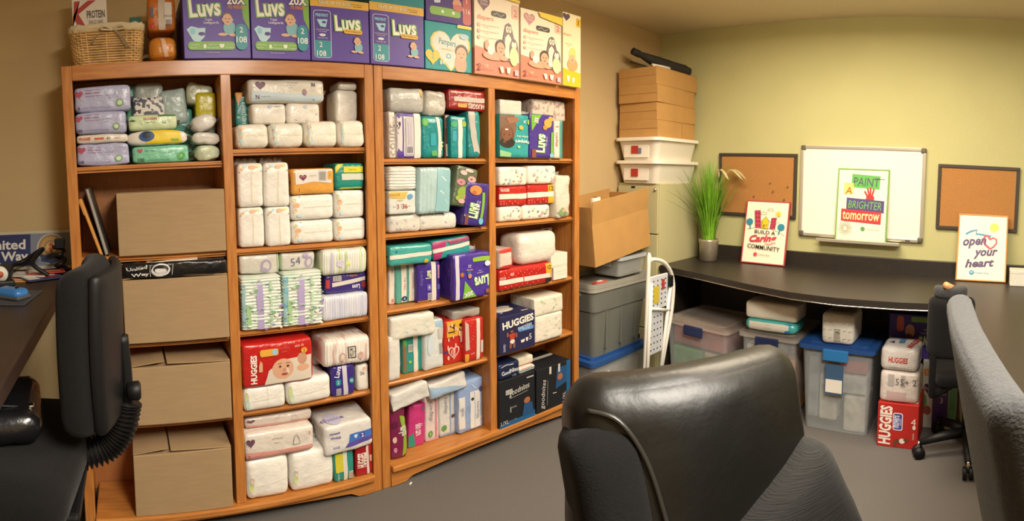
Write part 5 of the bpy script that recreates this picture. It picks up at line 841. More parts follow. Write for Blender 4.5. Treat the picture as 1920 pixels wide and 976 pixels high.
for (x0, y0, x1, y1, nm) in ((1217, 519, 1249, 572, 'tread'), (1212, 588, 1240, 655, 'tread')):
    A, B = sp(x0, y0, -.004), sp(x1, y1, -.004); tr = obj(nm, box(A.x, B.x, SY-.012, SY+.004, B.z, A.z, .006), tread, t)
    bm = bmesh.new()
    for i in range(4):
        for j in range(6):
            add_box(bm, A.x+.03+(B.x-A.x-.06)*i/3-.004, A.x+.03+(B.x-A.x-.06)*i/3+.004, SY-.014, SY-.012, B.z+.03+(A.z-B.z-.06)*j/5-.004, B.z+.03+(A.z-B.z-.06)*j/5+.004)
    tag(obj('grip_dots', bm, black_plastic, tr), kind='stuff')
    if y0 < 550: obj('warning_label', box(A.x+.03, A.x+.085, SY-.0145, SY-.013, B.z+.04, B.z+.14), mat('yellow_label', '#c9b43a', .5), tr); obj('red_note', box(B.x-.07, B.x-.04, SY-.0145, SY-.013, A.z-.09, A.z-.03), mat('red_label', ''), tr)
obj('hinge', box(sp(1251, 530).x-.014, sp(1251, 530).x+.018, SY-.035, SY+.012, sp(1251, 530).z-.02, sp(1251, 515).z, .006), black_plastic, t)
# ================================================================== counter along the green wall
CZ = .775
FE = [(3.39, 1.955), (2.885, 1.955), (2.865, 1.87), (2.78, 1.55), (2.68, 1.24), (2.60, .95), (2.575, .70), (2.60, .40), (2.64, .10), (2.645, .012)]
t = thing('counter', 'dark laminate corner counter with raised back edge along the green wall', 'counter', (0, 0, 0))
bm = add_prism(bmesh.new(), FE + [(1.50, .0), (1.46, -.04), (1.46, -.66), (3.39, -.66)], Matrix.Translation((0, 0, CZ-.038)), .038)
bmesh.ops.bevel(bm, geom=[e for e in bm.edges if abs(e.verts[0].co.z-e.verts[1].co.z) < 1e-6], offset=.006, segments=2, affect='EDGES'); obj('worktop', bm, counter_m, t)
obj('backsplash', box(WALL_X-.026, WALL_X-.001, -.66, 1.955, CZ-.01, CZ+.095, .004), counter_m, t)
obj('edge_trim', tube([(x-.002, y, CZ-.036) for x, y in FE[2:]], .0035, 6), chrome, t, True)
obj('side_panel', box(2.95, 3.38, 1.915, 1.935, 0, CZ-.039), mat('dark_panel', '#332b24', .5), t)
obj('dark_under_panel', box(WALL_X-.05, WALL_X-.032, -.6, 1.91, .09, CZ-.039), mat('dark_panel', ''), t)  # added dark sheet, stands in for the shade on the wall below the counter
for y in (1.36, -.2): obj('bracket', add_prism(bmesh.new(), [(0, 0), (0, -.32), (.03, -.32), (.36, -.03), (.36, 0)], Matrix(((-1, 0, 0, WALL_X-.05), (0, 0, 1, y), (0, 1, 0, CZ-.039), (0, 0, 0, 1))), .02), mat('dark_panel', ''), t)
obj('end_panel', box(1.48, 1.50, -.62, -.06, 0, CZ-.039), mat('dark_panel', ''), t)
RX = -90                                          # things that face the room from the green wall
def wall_thing(name, label, cat, X, Yc, z, rx=0, **k): return thing(name, label, cat, (X, Yc, z), (rx, 0, RX), **k)
# cork boards
cork = mat('cork', '#a9763f', .9, bump=.1, bscale=150, var=.07, vscale=120)
cframe = mat('cork_frame', '#3a3128', .6)
def corkboard(label, ya, yb, z0, z1, pins):
    w, h = ya-yb, z1-z0; t = wall_thing('cork_board', label, 'board', WALL_X-.012, (ya+yb)/2, z0); f = .022
    obj('cork_panel', box(-w/2+f, w/2-f, -.002, .010, f, h-f), cork, t)
    for a in ((-w/2, w/2, 0, f), (-w/2, w/2, h-f, h)): obj('frame_rail', box(a[0], a[1], -.008, .011, a[2], a[3], .003), cframe, t)
    for x in (-w/2, w/2-f): obj('frame_rail', box(x, x+f, -.008, .011, f, h-f, .003), cframe, t)
    for px_, pz in pins: obj('push_pin', lathe([(.003, 0), (.003, .006), (.0055, .008), (.0055, .014)], 8, M=Matrix.Translation((px_*w, -.002, pz*h)) @ Matrix.Rotation(math.pi/2, 4, 'X')), chrome, t)
corkboard('cork board with dark frame behind the grass plant', 1.80, 1.22, 1.083, 1.515, [(.18, .55), (.22, .42), (.40, .5), (.36, .30), (-.02, .33), (.0, .2)])
corkboard('cork board with dark frame above the open your heart sign', .295, -.215, 1.073, 1.48, [])
# whiteboard
w, h = .82, .595; t = wall_thing('whiteboard', 'wall mounted whiteboard with silver frame and grey corner caps', 'whiteboard', WALL_X-.014, .783, .978)
alu = mat('aluminium', '#cfc9ba', .3, metal=.6)
obj('writing_surface', box(-w/2+.02, w/2-.02, -.003, .010, .02, h-.02), mat('whiteboard', '#efe9dc', .18, coat=.3), t)
for a in ((-w/2+.03, w/2-.03, .0, .022), (-w/2+.03, w/2-.03, h-.022, h)): obj('frame_rail', box(a[0], a[1], -.010, .012, a[2], a[3], .004), alu, t)
for x in (-w/2, w/2-.022): obj('frame_rail', box(x, x+.022, -.010, .012, .03, h-.03, .004), alu, t)
for sx in (-1, 1):
    for z in (0, h-.034): obj('corner_cap', box(sx*w/2-(.034 if sx > 0 else -.0), sx*w/2+(.0 if sx > 0 else .034), -.013, .013, z, z+.034, .008), mat('cap_grey', '#5a5346', .5), t)
obj('pen_tray', box(-.27, .27, -.062, .0, -.022, -.010, .004), alu, t); obj('tray_lip', box(-.27, .27, -.066, -.060, -.022, -.002, .002), alu, t)
obj('maker_mark', box(.30, .33, -.0112, -.010, .006, .012), black_plastic, t)
# poster signs
def sign(label, X, Yc, z, w, h, frame, lean, items, bg='#f3ead2', name='framed_sign'):
    t = wall_thing(name, label, 'sign', X, Yc, z, rx=-lean); b = .008
    obj('board', box(-w/2+b, w/2-b, -.004, .008, b, h-b), mat('board_'+bg, bg, .5), t); m = mat('frame_'+frame, frame, .5)
    for a in ((-w/2, w/2, 0, b), (-w/2, w/2, h-b, h)): obj('frame_rail', box(a[0], a[1], -.008, .010, a[2], a[3], .001, 1), m, t)
    for x in (-w/2, w/2-b): obj('frame_rail', box(x, x+b, -.008, .010, b, h-b, .001, 1), m, t)
    prints(t, lambda c: Vector((c[0]*(w/2-b), -.004, b+(c[2]+1)/2*(h-2*b))), 'front', (w-2*b, h-2*b), items, False); return t
def sk(col, pts, wd=.012): return ('s', col, pts, wd)
BK, PK, YE, TL = '#2c2420', '#c0425c', '#e0c22e', '#2f86a0'
def bldg(x0, y0, x1, y1, sk_=.02): return [('p', PK, [(x0+sk_*0, y0), (x1, y0), (x1-sk_, y1), (x0-sk_, y1-.01)]), sk(BK, [(x0, y0), (x0-sk_, y1-.01), (x1-sk_, y1), (x1, y0)], .006)] + [('r', '#8f2a40', x0+(x1-x0)*(.16+.44*i)-sk_*j*.25, y0+(y1-y0)*(.1+.22*j), (x1-x0)*.22, (y1-y0)*.12) for i in range(2) for j in range(4)]
s1 = [sk(BK, [(.04, .53), (.2, .56), (.4, .57), (.6, .56), (.8, .52), (.96, .46)], .006)] + bldg(.24, .56, .38, .86, .05) + bldg(.60, .56, .72, .75, -.02) + [
    ('p', YE, [(.40, .56), (.56, .56), (.56, .68), (.58, .68), (.48, .76), (.38, .68), (.40, .68)]), sk(BK, [(.38, .67), (.48, .76), (.59, .67)], .007), sk(BK, [(.41, .67), (.41, .56), (.56, .56), (.56, .67)], .005), ('r', '#a8862a', .43, .57, .05, .06), ('r', '#a8862a', .50, .60, .03, .03),
    ('e', TL, .10, .66, .085, .055), sk(TL, [(.13, .54), (.11, .66)], .02), ('e', TL, .87, .60, .085, .055), sk(TL, [(.82, .48), (.87, .60)], .02), sk(BK, [(.73, .55), (.72, .62), (.78, .68), (.84, .66)], .005),
    ('e', YE, .78, .81, .045, .035)] + [sk(YE, [(.78+.055*math.cos(a), .81+.04*math.sin(a)), (.78+.09*math.cos(a), .81+.065*math.sin(a))], .008) for a in [k*math.pi/5 for k in range(10)]] + [
    sk(BK, [(.36, .79), (.35, .81), (.38, .825), (.41, .84), (.45, .83), (.50, .82), (.51, .79), (.36, .79)], .005), sk(BK, [(.52, .86), (.51, .875), (.55, .89), (.60, .90), (.65, .88), (.67, .855), (.52, .86)], .005),
    ('t', BK, 'BUILD A', .50, .50, .06, -2, {'b': .012, 'w': .50}), ('t', '#c8384f', 'Caring', .47, .385, .145, 4, {'b': .035, 'sh': .35, 'w': .66}), sk('#c8384f', [(.52, .312), (.64, .308), (.78, .345)], .010), ('t', BK, 'COMMUNITY', .50, .25, .07, -3, {'b': .012, 'w': .78}),
    ('e', '#d2505c', .32, .135, .045, .03), ('t', '#d2505c', 'United Way', .52, .13, .03, -2, {'w': .3})]
sign('framed sign reading BUILD A CARING COMMUNITY with drawn houses, leaning on the wall', 3.292, 1.408, CZ+.003, .315, .425, '#b5474c', 11, s1)
hand = [('e', '#c23a35', .66, .60, .085, .055)] + [sk('#c23a35', p, .025) for p in ([(.60, .63), (.54, .70)], [(.63, .65), (.60, .745)], [(.66, .655), (.66, .755)], [(.70, .65), (.73, .74)], [(.62, .585), (.55, .575)])]
rnd = random.Random(3); scr = [sk('#4a403c', [(.18+.04*math.cos(a), .165+.03*math.sin(a)), (.18+.11*math.cos(a+.2), .165+.08*math.sin(a+.2)), (.18+.15*math.cos(a+.1)*(.8+.3*rnd.random()), .165+.11*math.sin(a+.1))], .004) for a in [k*.32 for k in range(20)]]
s2 = [('p', '#5fae52', [(.26, .75), (.84, .73), (.85, .92), (.27, .94)]), ('t', '#54456a', 'PAINT', .57, .83, .12, -1, {'sh': .1, 'w': .54}), sk('#54456a', [(.72, .87), (.94, .875)], .010), ('r', '#efd878', .11, .65, .20, .16), ('t', '#b5562c', 'A', .21, .70, .10, 0, {'b': .01, 'sh': .15})] + hand + [
    ('p', '#57487c', [(.18, .43), (.95, .40), (.95, .57), (.18, .60)]), ('t', '#6fb356', 'BRIGHTER', .56, .50, .11, -2, {'sh': .1, 'w': .68}), ('p', '#c23a40', [(.08, .27), (.90, .24), (.90, .41), (.08, .44)]), ('t', '#f2e3a0', 'tomorrow', .49, .345, .12, -1, {'b': .015, 'w': .76}),
    ('e', '#5f9a5f', .54, .165, .045, .03), ('t', '#7fb080', 'United Way', .74, .16, .03, -2, {'w': .28})] + scr
sign('green framed sign reading PAINT A BRIGHTER TOMORROW on the whiteboard tray', WALL_X-.062, .764, .9690, .332, .462, '#7fae52', 4.2, s2)
s3 = [('e', '#e9cf4a', .74, .82, .10, .07), sk('#2f86a8', [(.14, .70), (.26, .75), (.37, .77), (.36, .71), (.50, .70), (.68, .68)], .03), sk('#c23f52', [(.66, .49), (.56, .55), (.52, .62), (.55, .68), (.61, .69), (.66, .63)], .034), sk('#c23f52', [(.66, .63), (.72, .66), (.79, .64), (.80, .58), (.74, .52), (.66, .48)], .026),
      ('t', '#4f3a66', 'open', .34, .56, .15, 6, {'b': .035, 'sh': .3, 'w': .50}), ('t', '#4f3a66', 'your', .58, .40, .14, 4, {'b': .035, 'sh': .3, 'w': .52}), ('t', '#4f3a66', 'heart', .46, .26, .13, 5, {'b': .035, 'sh': .3, 'w': .62}), ('e', '#2f86a8', .30, .11, .05, .036), ('e', '#8fc0cf', .30, .115, .03, .02), ('t', '#2f86a8', 'United Way', .51, .105, .035, 0, {'b': .008, 'w': .32})]
sign('orange framed sign reading open your heart with red heart', 3.272, -.002, CZ+.003, .305, .41, '#c98a3a', 13, s3)
t = wall_thing('white_box', 'small white textured box beside the open your heart sign', 'box', 3.24, -.235, CZ+.0005); obj('body', box(-.06, .10, -.06, .05, 0, .092, .004), mat('white_tex', '#d9d4c6', .7, bump=.3, bscale=120), t); obj('lid_edge', box(-.0615, .1015, -.0615, .0515, .074, .094, .003), mat('white_tex', ''), t)
# plant
t = thing('potted_grass', 'tall artificial grass in a grey metal pot at the counter corner', 'plant', (3.235, 1.785, CZ+.0004))
obj('pot', lathe([(.050, 0), (.060, .004), (.066, .12), (.069, .135), (.069, .150), (.062, .150), (.060, .13)], 28), mat('pot_metal', '#a39a86', .35, metal=.5, var=.08, vscale=30), t, True)
obj('soil', lathe([(.05, .118), (.061, .122), (.06, .126)], 20), mat('soil', '#4a3a28', .95), t)
rnd = random.Random(11); bm = bmesh.new()
def blade(bm, a, ln, out, w0, r0):
    P = []; 
    for k in range(7):
        u = k/6; rr = r0 + out*u**1.7; P.append(Vector((rr*math.cos(a), rr*math.sin(a), .12 + ln*(u - .18*out/ln*u**3))))
        P[-1].x = min(P[-1].x, .13); P[-1].y = min(P[-1].y, .155)
    sd = Vector((-math.sin(a+rnd.uniform(-.6, .6)), math.cos(a), 0)); vs = []
    for k, p in enumerate(P):
        w_ = w0*(1-(k/6)**2)*.5 + .0004; vs.append((bm.verts.new(p-sd*w_), bm.verts.new(p+sd*w_+Vector((0, 0, .001)))))
    for A_, B_ in zip(vs, vs[1:]): bm.faces.new((A_[0], A_[1], B_[1], B_[0]))
for k in range(330): blade(bm, rnd.uniform(0, 6.283), rnd.uniform(.34, .60), abs(rnd.gauss(.06, .11)), rnd.uniform(.004, .008), rnd.uniform(.0, .045))
tag(obj('grass_blades', bm, mat('grass', '#7fb32a', .5, var=.3, vscale=20, col2='#5b9420'), t), 'bright green grass blades', kind='stuff')
bm = bmesh.new()
for k in range(8):
    a = rnd.uniform(-2.6, .2); P = smooth_path([(0, 0, .12), (.04*math.cos(a), .04*math.sin(a), .45), (min(.1, .13*math.cos(a)), .15*math.sin(a), .62), (min(.12, .18*math.cos(a)), .26*math.sin(a), .56)], 5)
    add_tube(bm, P, [.0012]*10+[.002+.008*math.sin(math.pi*q/(len(P)-11)) for q in range(len(P)-10)], 5)
obj('seed_plumes', bm, mat('plume', '#b9a678', .8, bump=.4, bscale=200), t, True)
# ================================================================== under the counter
def face_box(bx, X, z0=None):
    x0, y0, x1, y1 = bx; ym, xm = (y0+y1)/2, (x0+x1)/2
    ya, yb = hx(x0, ym, X).y, hx(x1, ym, X).y
    return (ya+yb)/2, ya-yb, hx(xm, y0, X).z, (hx(xm, y1, X).z if z0 is None else z0)
def bin_clear(label, X, Yc, w, d, h, lid, contents, latch=True, rz=RX, lid_over=.02, col=clear2):
    t = thing('storage_bin', label, 'bin', (X + d/2*math.cos(math.radians(rz+90)), Yc + d/2*math.sin(math.radians(rz+90)), 0), (0, 0, rz))
    obj('tub', tapered(w*.86, d*.86, w*.96, d*.96, h-.02, rnd=.03), col, t)
    obj('lid', slab(w+lid_over, d+lid_over, h-.024, h, .03), lid, t); obj('lid_ridge', slab(w*.84, d*.84, h, h+.010, .03), lid, t)
    if latch: obj('latch', box(-.07, .07, -d/2-.018, -d/2-.004, h-.075, h-.012, .006), navy if latch is True else latch, t)
    for i, (nm, a, m) in enumerate(contents): obj(nm, box(*a, .01), m, t)
    return t
cm = lambda k, c: mat('content_'+k, c, .7, var=.25, vscale=14)
bin_clear('clear bin of red and green packets with navy latch below the plant', 2.80, 1.635, .48, .42, .46, mat('clear_lid', '#c9bdb0', .2, alpha=.38, coat=.3), [('red_packets', (-.20, .20, -.16, .14, .30, .42), cm('red', '#c0504a')), ('green_packets', (-.20, .02, -.165, .12, .05, .28), cm('green', '#6fae6a')), ('cream_packets', (.04, .20, -.16, .12, .05, .28), cm('cream', '#d0c0a0'))], rz=-97)
bin_clear('clear bin with navy latch carrying the teal wipes pack', 2.76, 1.138, .345, .42, .48, mat('clear_lid', ''), [('orange_carton', (.06, .15, -.16, .1, .02, .34), cm('orange', '#c98a3a')), ('white_packets', (-.15, .05, -.16, .12, .02, .40), cm('white', '#cfcabc'))])
t = bin_clear('large clear bin with royal blue lid and latch', 2.735, .733, .405, .40, .475, blue_lid, [('white_bundle', (.04, .16, -.155, .05, .006, .20), cm('white', '')), ('tilted_bundle', (-.10, .0, -.15, .05, .05, .30), cm('white', '')), ('red_packet', (.0, .16, -.14, .05, .32, .40), cm('red', '')), ('grey_packet', (-.17, -.11, -.14, .1, .05, .40), cm('grey', '#8a9096')), ('paper_packet', (.0, .16, -.15, .05, .21, .31), cm('pap', '#c9c6c0'))], latch=mat('blue_latch', '#2f7fc0', .35))
obj('paper_label', box(-.055, .045, -.208, -.204, .22, .38), mat('label_blue', '#3f5f80', .5), t); obj('label_sheet', box(-.05, .04, -.2095, -.208, .23, .30), paper, t); obj('lid_slot', box(-.07, .07, -.16, -.13, .4852, .4858), navy, t)
def wpack(name, label, bx, X, z0, col, d, **k):
    yc, w, z1, z0 = face_box(bx, X, z0); h = z1-z0; NSEED[0] += 1; pr = k.pop('pr', None); prt = k.pop('prt', None); seal = k.pop('seal', ''); mt = k.pop('material', None)
    f = softform(w, d, h, seed=NSEED[0], **k); t = thing(name, label, 'pack', (X+d/2, yc, z0), (0, 0, RX))
    mesh_obj('wrapper', soft_mesh(name, f), mt or film(col), t, True)
    if pr: prints(t, f, 'front', (w, h), pr)
    if prt: prints(t, f, 'top', (w, d), prt)
    return t, z1
def wcart(label, bx, X, z0, col, d, pr=None, prt=None, prl=None, name='nappy_box'):
    yc, w, z1, z0 = face_box(bx, X, z0); h = z1-z0; t = thing(name, label, 'box', (X+d/2, yc, z0), (0, 0, RX)); obj('body', box(-w/2, w/2, -d/2, d/2, 0, h, .003), card(col), t); f = boxform(w, d, h)
    if pr: prints(t, f, 'front', (w, h), pr, False)
    if prt: prints(t, f, 'top', (w, d), prt, False)
    if prl: prints(t, f, 'left', (d, h), prl, False)
    return t, z1
_, z = wpack('wipes_pack', 'teal and white wipes pack lying on the clear bin under the counter', (1395, 601, 1492, 636), 2.77, .491, '#4fb5b0', .17, r=.03, amp=.003, taper=.15, pr=[('p', '#e0dccb', [(.10, .06), (.86, .06), (.86, .82), (.10, .84)]), ('t', '#7fa9b8', 'Pampers', .48, .66, .13), ('t', '#a8a294', 'sensitive', .46, .42, .13, 0, {'sh': .2}), ('e', '#2f86c0', .84, .2, .06, .2), ('e', '#2f86c0', .86, .92, .06, .08)])
wpack('nappy_bundle', 'plain cream nappy bundle resting on the teal wipes pack', (1397, 568, 1494, 604), 2.775, z-.001, '#e6dfcc', .18, r=.02, amp=.002)
wpack('nappy_bundle', 'white nappy bundle with square code lying on the royal blue lid', (1540, 588, 1601, 633), 2.745, .4855, '#e0dacb', .22, r=.025, amp=.003, pr=[('r', '#8a857a', .42, .12, .18, .38), ('r', '#cfc8b8', .44, .15, .14, .32), ('bar', '#5a554c', .45, .17, .12, .28)] + [('s', '#b5ae9e', [(x, y), (x+.1, y+.04)], .02) for x in (.06, .25, .68, .84) for y in (.2, .45, .7, .88)], prt=[('t', '#8a857a', 'size', .5, .3, .2)])
rb, z = wcart('red nappy box on the floor with sideways white brand name', (1645, 757, 1722, 826), 2.69, 0, '#b5241d', .24, pr=[
    ('t', '#efe4d8', 'HUGGIES', .20, .50, .28, 88, {'b': .04, 'w': .95}), ('rr', '#e6e0e6', .38, .40, .24, .40, .05), ('rr', '#4a4f9a', .40, .42, .20, .36, .04), ('t', '#e6e2ee', 'movers', .47, .60, .12, 88, {'b': .02, 'w': .3}), ('t', '#d8d4e6', 'little', .56, .6, .06, 88), ('t', '#f0e0d4', '4', .88, .62, .16), ('e', '#efe4d8', .90, .50, .04, .05), ('t', '#efd4c4', 'DIAPERS', .89, .3, .04, 88, {'w': .16}), ('e', '#6a4230', .52, .16, .09, .05), ('e', '#e6dcd0', .62, .17, .07, .06), ('e', '#6a4230', .72, .2, .07, .03), ('e', '#6a4230', .45, .10, .04, .07)],
    prt=[('t', '#efe4d8', 'HUGGIES', .2, .45, .2, 84, {'b': .04, 'w': .8}), ('r', '#e6ded4', .74, .1, .22, .4), ('bar', '#5a4a44', .76, .14, .18, .32), ('p', '#e0dce6', [(.3, .4), (.42, .4), (.40, .8), (.32, .8)]), ('r', '#6a7ab0', .46, .7, .1, .25), ('r', '#e6e0d8', .6, .82, .3, .1)])
_, z = wpack('nappy_pack', 'white pack with small codes lying on the red box', (1649, 697, 1723, 745), 2.70, z-.0005, '#dcd0c8', .20, r=.025, amp=.003, pr=[('r', '#c8aca8', .2, .08, .5, .3), ('r', '#b0a8a4', .22, .55, .16, .35), ('bar', '#8a8480', .55, .55, .12, .35), ('t', '#5a5450', 'S+ 22', .80, .7, .2), ('t', '#7a7470', '5', .46, .7, .2)])
wpack('nappy_pack', 'white pack with red brand name on top of the short pile', (1650, 652, 1722, 698), 2.70, z-.001, '#e3dcd4', .20, r=.03, amp=.003, pr=[('t', '#c8402f', 'HUGGIES', .48, .50, .24, -2, {'b': .03, 'w': .5}), ('t', '#8a857c', 'snuggles 27 lb +', .5, .16, .10, -3, {'w': .5})], prt=[('t', '#3a3a3a', '4', .24, .45, .24), ('t', '#c8402f', 'HUGGIES', .82, .5, .16, 80, {'b': .03}), ('rr', '#5a86b0', .42, .4, .16, .4, .05)])
_, z = wcart('white violet and green nappy box size 3 standing behind the chair casters', (1729, 676, 1793, 783), 2.95, 0, '#d8d4c8', .22, pr=[('r', '#4f3a86', .32, .04, .46, .70), ('r', '#5f9a78', .80, .04, .2, .8), ('r', '#d98a3a', .04, .77, .5, .10), ('t', '#f2e2c4', '50 PC', .3, .82, .06), ('r', '#5a4490', .44, .80, .5, .18), ('h', '#5a3048', .20, .58, .3, .2), ('t', '#e6d8dc', 'choice', .2, .59, .05), ('t', '#e0dcea', 'baby', .56, .58, .05), ('t', '#e0dcea', 'diapers', .56, .51, .06, 0, {'w': .3}), ('t', '#e6e2ee', '3', .58, .42, .08), ('e', '#5f9a5a', .06, .40, .09, .10), ('e', '#a8584a', .16, .26, .12, .07), ('e', '#e0d8cc', .1, .12, .09, .09), ('e', '#a8584a', .72, .12, .07, .07), ('e', '#6fae7a', .9, .2, .12, .1)])
t, _ = wcart('purple nappy box upside down lying behind the pile of white packs', (1667, 590, 1757, 648), 2.96, z+.001, '#3f2d78', .22, pr=[('p', '#6fae3a', [(.0, .02), (.34, .02), (.02, .50)]), ('t', '#efe6ea', '20X', .20, .16, .15, 180, {'b': .03}), ('t', GRN, 'Luvs', .82, .38, .32, 184, {'b': .05, 'w': .4}), ('t', '#e3e6d6', 'Luvs', .82, .38, .28, 184, {'b': .02, 'w': .36}), ('rr', '#c0563a', .16, .60, .15, .36, .07), ('rr', '#6f9a3a', .46, .84, .4, .12, .03), ('e', '#c08a6a', .44, .62, .10, .16), ('e', '#5a3a28', .42, .46, .08, .1), ('t', '#cfc6e0', 'Triple', .78, .68, .05, 182), ('t', '#cfc6e0', 'Leakguards', .78, .60, .05, 182)])
# ================================================================== chairs
def star_base(t, cx, cy, r, m, z0=.0, ang=0, col_top=.42, casters=5):
    for k in range(casters):
        a = math.radians(ang + 360/casters*k); ex, ey = cx+r*math.cos(a), cy+r*math.sin(a)
        lg = obj('base_leg', tube([(cx, cy, .11), (cx+r*.5*math.cos(a), cy+r*.5*math.sin(a), .10), (ex, ey, .078)], [.028, .024, .016], 8), m, t, True)
        for s in (-1, 1):
            ox, oy = -math.sin(a)*.016*s, math.cos(a)*.016*s
            obj('caster', tube([(ex+ox*.35, ey+oy*.35, .029), (ex+ox*1.5, ey+oy*1.5, .029)], .029, 14), black_plastic, lg, True)
        obj('caster_stem', tube([(ex, ey, .03), (ex, ey, .085)], .008, 8), chrome, lg, True)
    obj('gas_column', tube([(cx, cy, .09), (cx, cy, col_top)], .027, 14), m, t, True)
def warp(name, parent, w, d, h, r, M, m, bend=0, back=0, n=(16, 8, 16), amp=.002, taper_b=0, twist=0, seed=1, freq=5, wing=0, pinch=0):
    f0 = softform(w, d, h, r, .02, (), None, amp, freq, seed)
    def f(c):
        p = f0(c); zz = p.z/h
        p.x *= 1 - taper_b*(1-zz)**2 - pinch*zz**2
        p.y += bend*(p.x/(w/2))**2 + back*zz**2 + wing*(1-zz)
        return M @ p
    return mesh_obj(name, soft_mesh(name, f, n), m, parent, True), f
# --- leather chair in front
t = thing('office_chair', 'large black leather office chair with ribbed cloth side in front of the bins', 'chair', (0, 0, 0))
ax = Vector((.872, -.49, 0)); ay = Vector((.49, .872, 0))
def frame_m(o, ax, ay, tilt): 
    up = (Vector((0, 0, 1))*math.cos(tilt) + ay*math.sin(tilt)); yy = ay*math.cos(tilt) - Vector((0, 0, 1))*math.sin(tilt)
    return Matrix(((ax.x, yy.x, up.x, o.x), (ax.y, yy.y, up.y, o.y), (ax.z, yy.z, up.z, o.z), (0, 0, 0, 1)))
LM = frame_m(Vector((.865, .43, .44)), ax, ay, .16)
_, lf = warp('backrest', t, .53, .15, .575, .07, LM, leather, bend=.05, back=.03, n=(26, 10, 26), amp=.006, freq=6, taper_b=-.06, pinch=.02)
prints_mat = leather
obj('piping', tube(smooth_path([lf((x_, -1, z_)) + Vector((-.003, -.004, 0)) for x_, z_ in ((-.95, .86), (-.72, .78), (-.58, .55), (-.48, .2), (-.40, -.2), (-.32, -.6), (-.28, -.95))], 6), .005, 6), mat('leather_edge', '#2c2a26', .3), t, True)
warp('side_bolster', t, .14, .16, .535, .05, LM @ Matrix.Translation((-.148, .010, -.03)) @ Matrix.Rotation(math.radians(-7), 4, 'Y'), black_fabric, back=.03, n=(8, 10, 16), amp=.003)
knit = mat('ribbed_cloth', '#171513', .9, bump=.6, bscale=40, var=.15, vscale=40, stretch=(.4, .4, 14), sheen=.05)
warp('ribbed_cloth', t, .30, .17, .44, .06, LM @ Matrix.Translation((.285, -.03, -.06)) @ Matrix.Rotation(math.radians(-24), 4, 'Y'), knit, bend=.02, n=(14, 10, 18), amp=.005)
ctr = Vector((.845, .44, 0)) + ay*.22
warp('seat', t, .52, .50, .12, .05, frame_m(Vector((ctr.x, ctr.y, .40)), ax, ay, 0), leather, n=(16, 14, 8), amp=.004)
obj('back_support', tube([(ctr.x-ay.x*.1, ctr.y-ay.y*.1, .385), (.845-ay.x*.02, .44-ay.y*.02, .40), (.845+ay.x*.01, .44+ay.y*.01, .55)], .022, 10), black_plastic, t, True)
star_base(t, ctr.x, ctr.y, .31, black_plastic, col_top=.41, ang=20)
# --- grey chair at the edge of the frame
t = thing('office_chair', 'grey fabric high back chair beside the counter return', 'chair', (0, 0, 0))
gfab = mat('grey_fabric', '#3a3a3a', .95, bump=.3, bscale=240, var=.12, vscale=130, sheen=.1)
gx = Vector((-.985, -.17, 0)).normalized(); gy = Vector((.17, -.985, 0)).normalized()
GM = frame_m(Vector((.875, -.107, .60)), gx, gy, -.22) @ Matrix.Rotation(math.radians(2), 4, 'Y')
_, gf = warp('backrest', t, .54, .055, .565, .027, GM, gfab, bend=.012, n=(20, 8, 20), amp=.002, pinch=.06)
obj('seam', tube(smooth_path([gf((-.98, .1, z_)) for z_ in (.9, .6, .3, 0, -.4, -.9)], 5), .003, 6), mat('grey_seam', '#4a4642', .9), t, True)
gc = Vector((.86, -.12, 0)) + gy*.30
warp('seat', t, .50, .50, .10, .045, frame_m(Vector((gc.x, gc.y, .44)), gx, gy, 0), gfab, n=(14, 14, 8))
obj('back_support', tube([(gc.x-gy.x*.1, gc.y-gy.y*.1, .43), (.86+gy.x*.06, -.12+gy.y*.06, .45), (.86+gy.x*.03, -.12+gy.y*.03, .75)], .02, 10), black_plastic, t, True)
for s in (-1, 1):
    b = gc + gx*.27*s; obj('armrest', tube(smooth_path([(b.x, b.y+.10, .46), (b.x, b.y+.10, .66), (b.x, b.y-.12, .68)], 6), .02, 8), black_plastic, t, True)
star_base(t, gc.x, gc.y, .30, black_plastic, col_top=.45, ang=50)
# --- black task chair tucked under the counter
t = thing('task_chair', 'black task chair tucked under the counter corner with wooden arm tip', 'chair', (0, 0, 0))
tx = Vector((.20, -.98, 0)).normalized(); ty = Vector((.98, .20, 0)).normalized()
warp('backrest', t, .21, .07, .28, .034, frame_m(Vector((2.40, .118, .585)), tx, ty, -.06), black_fabric, bend=.03, n=(14, 8, 14))
warp('backrest_cap', t, .15, .045, .06, .022, frame_m(Vector((2.385, .125, .858)), tx, ty, -.06), gfab, bend=.02, n=(10, 6, 8))
obj('back_bar', tube(smooth_path([(2.385, .19, .68), (2.385, .192, .45), (2.43, .18, .405), (2.62, .08, .40)], 6), .016, 10), black_plastic, t, True)
warp('seat', t, .32, .40, .08, .035, frame_m(Vector((2.68, .06, .41)), tx, ty, 0), black_fabric, n=(12, 12, 8))
obj('arm_tip', tube([(2.355, .15, .925), (2.44, .09, .88)], .015, 12), mat('wood_arm', '#c08a5a', .5), t, True)
star_base(t, 2.71, .03, .25, black_plastic, col_top=.405, ang=40)
# white bag on the floor by the casters
t = thing('plastic_bag', 'white and blue plastic bag on the floor under the counter', 'bag', (3.02, .03, 0))
mesh_obj('film', soft_mesh('film', softform(.11, .11, .24, .05, .02, (), None, .012, 11, 3)), film('#d8d6d0'), t, True); obj('blue_corner', box(-.06, .0, -.06, .0, .002, .08, .02), mat('bag_blue', '#3f66b0', .4), t)
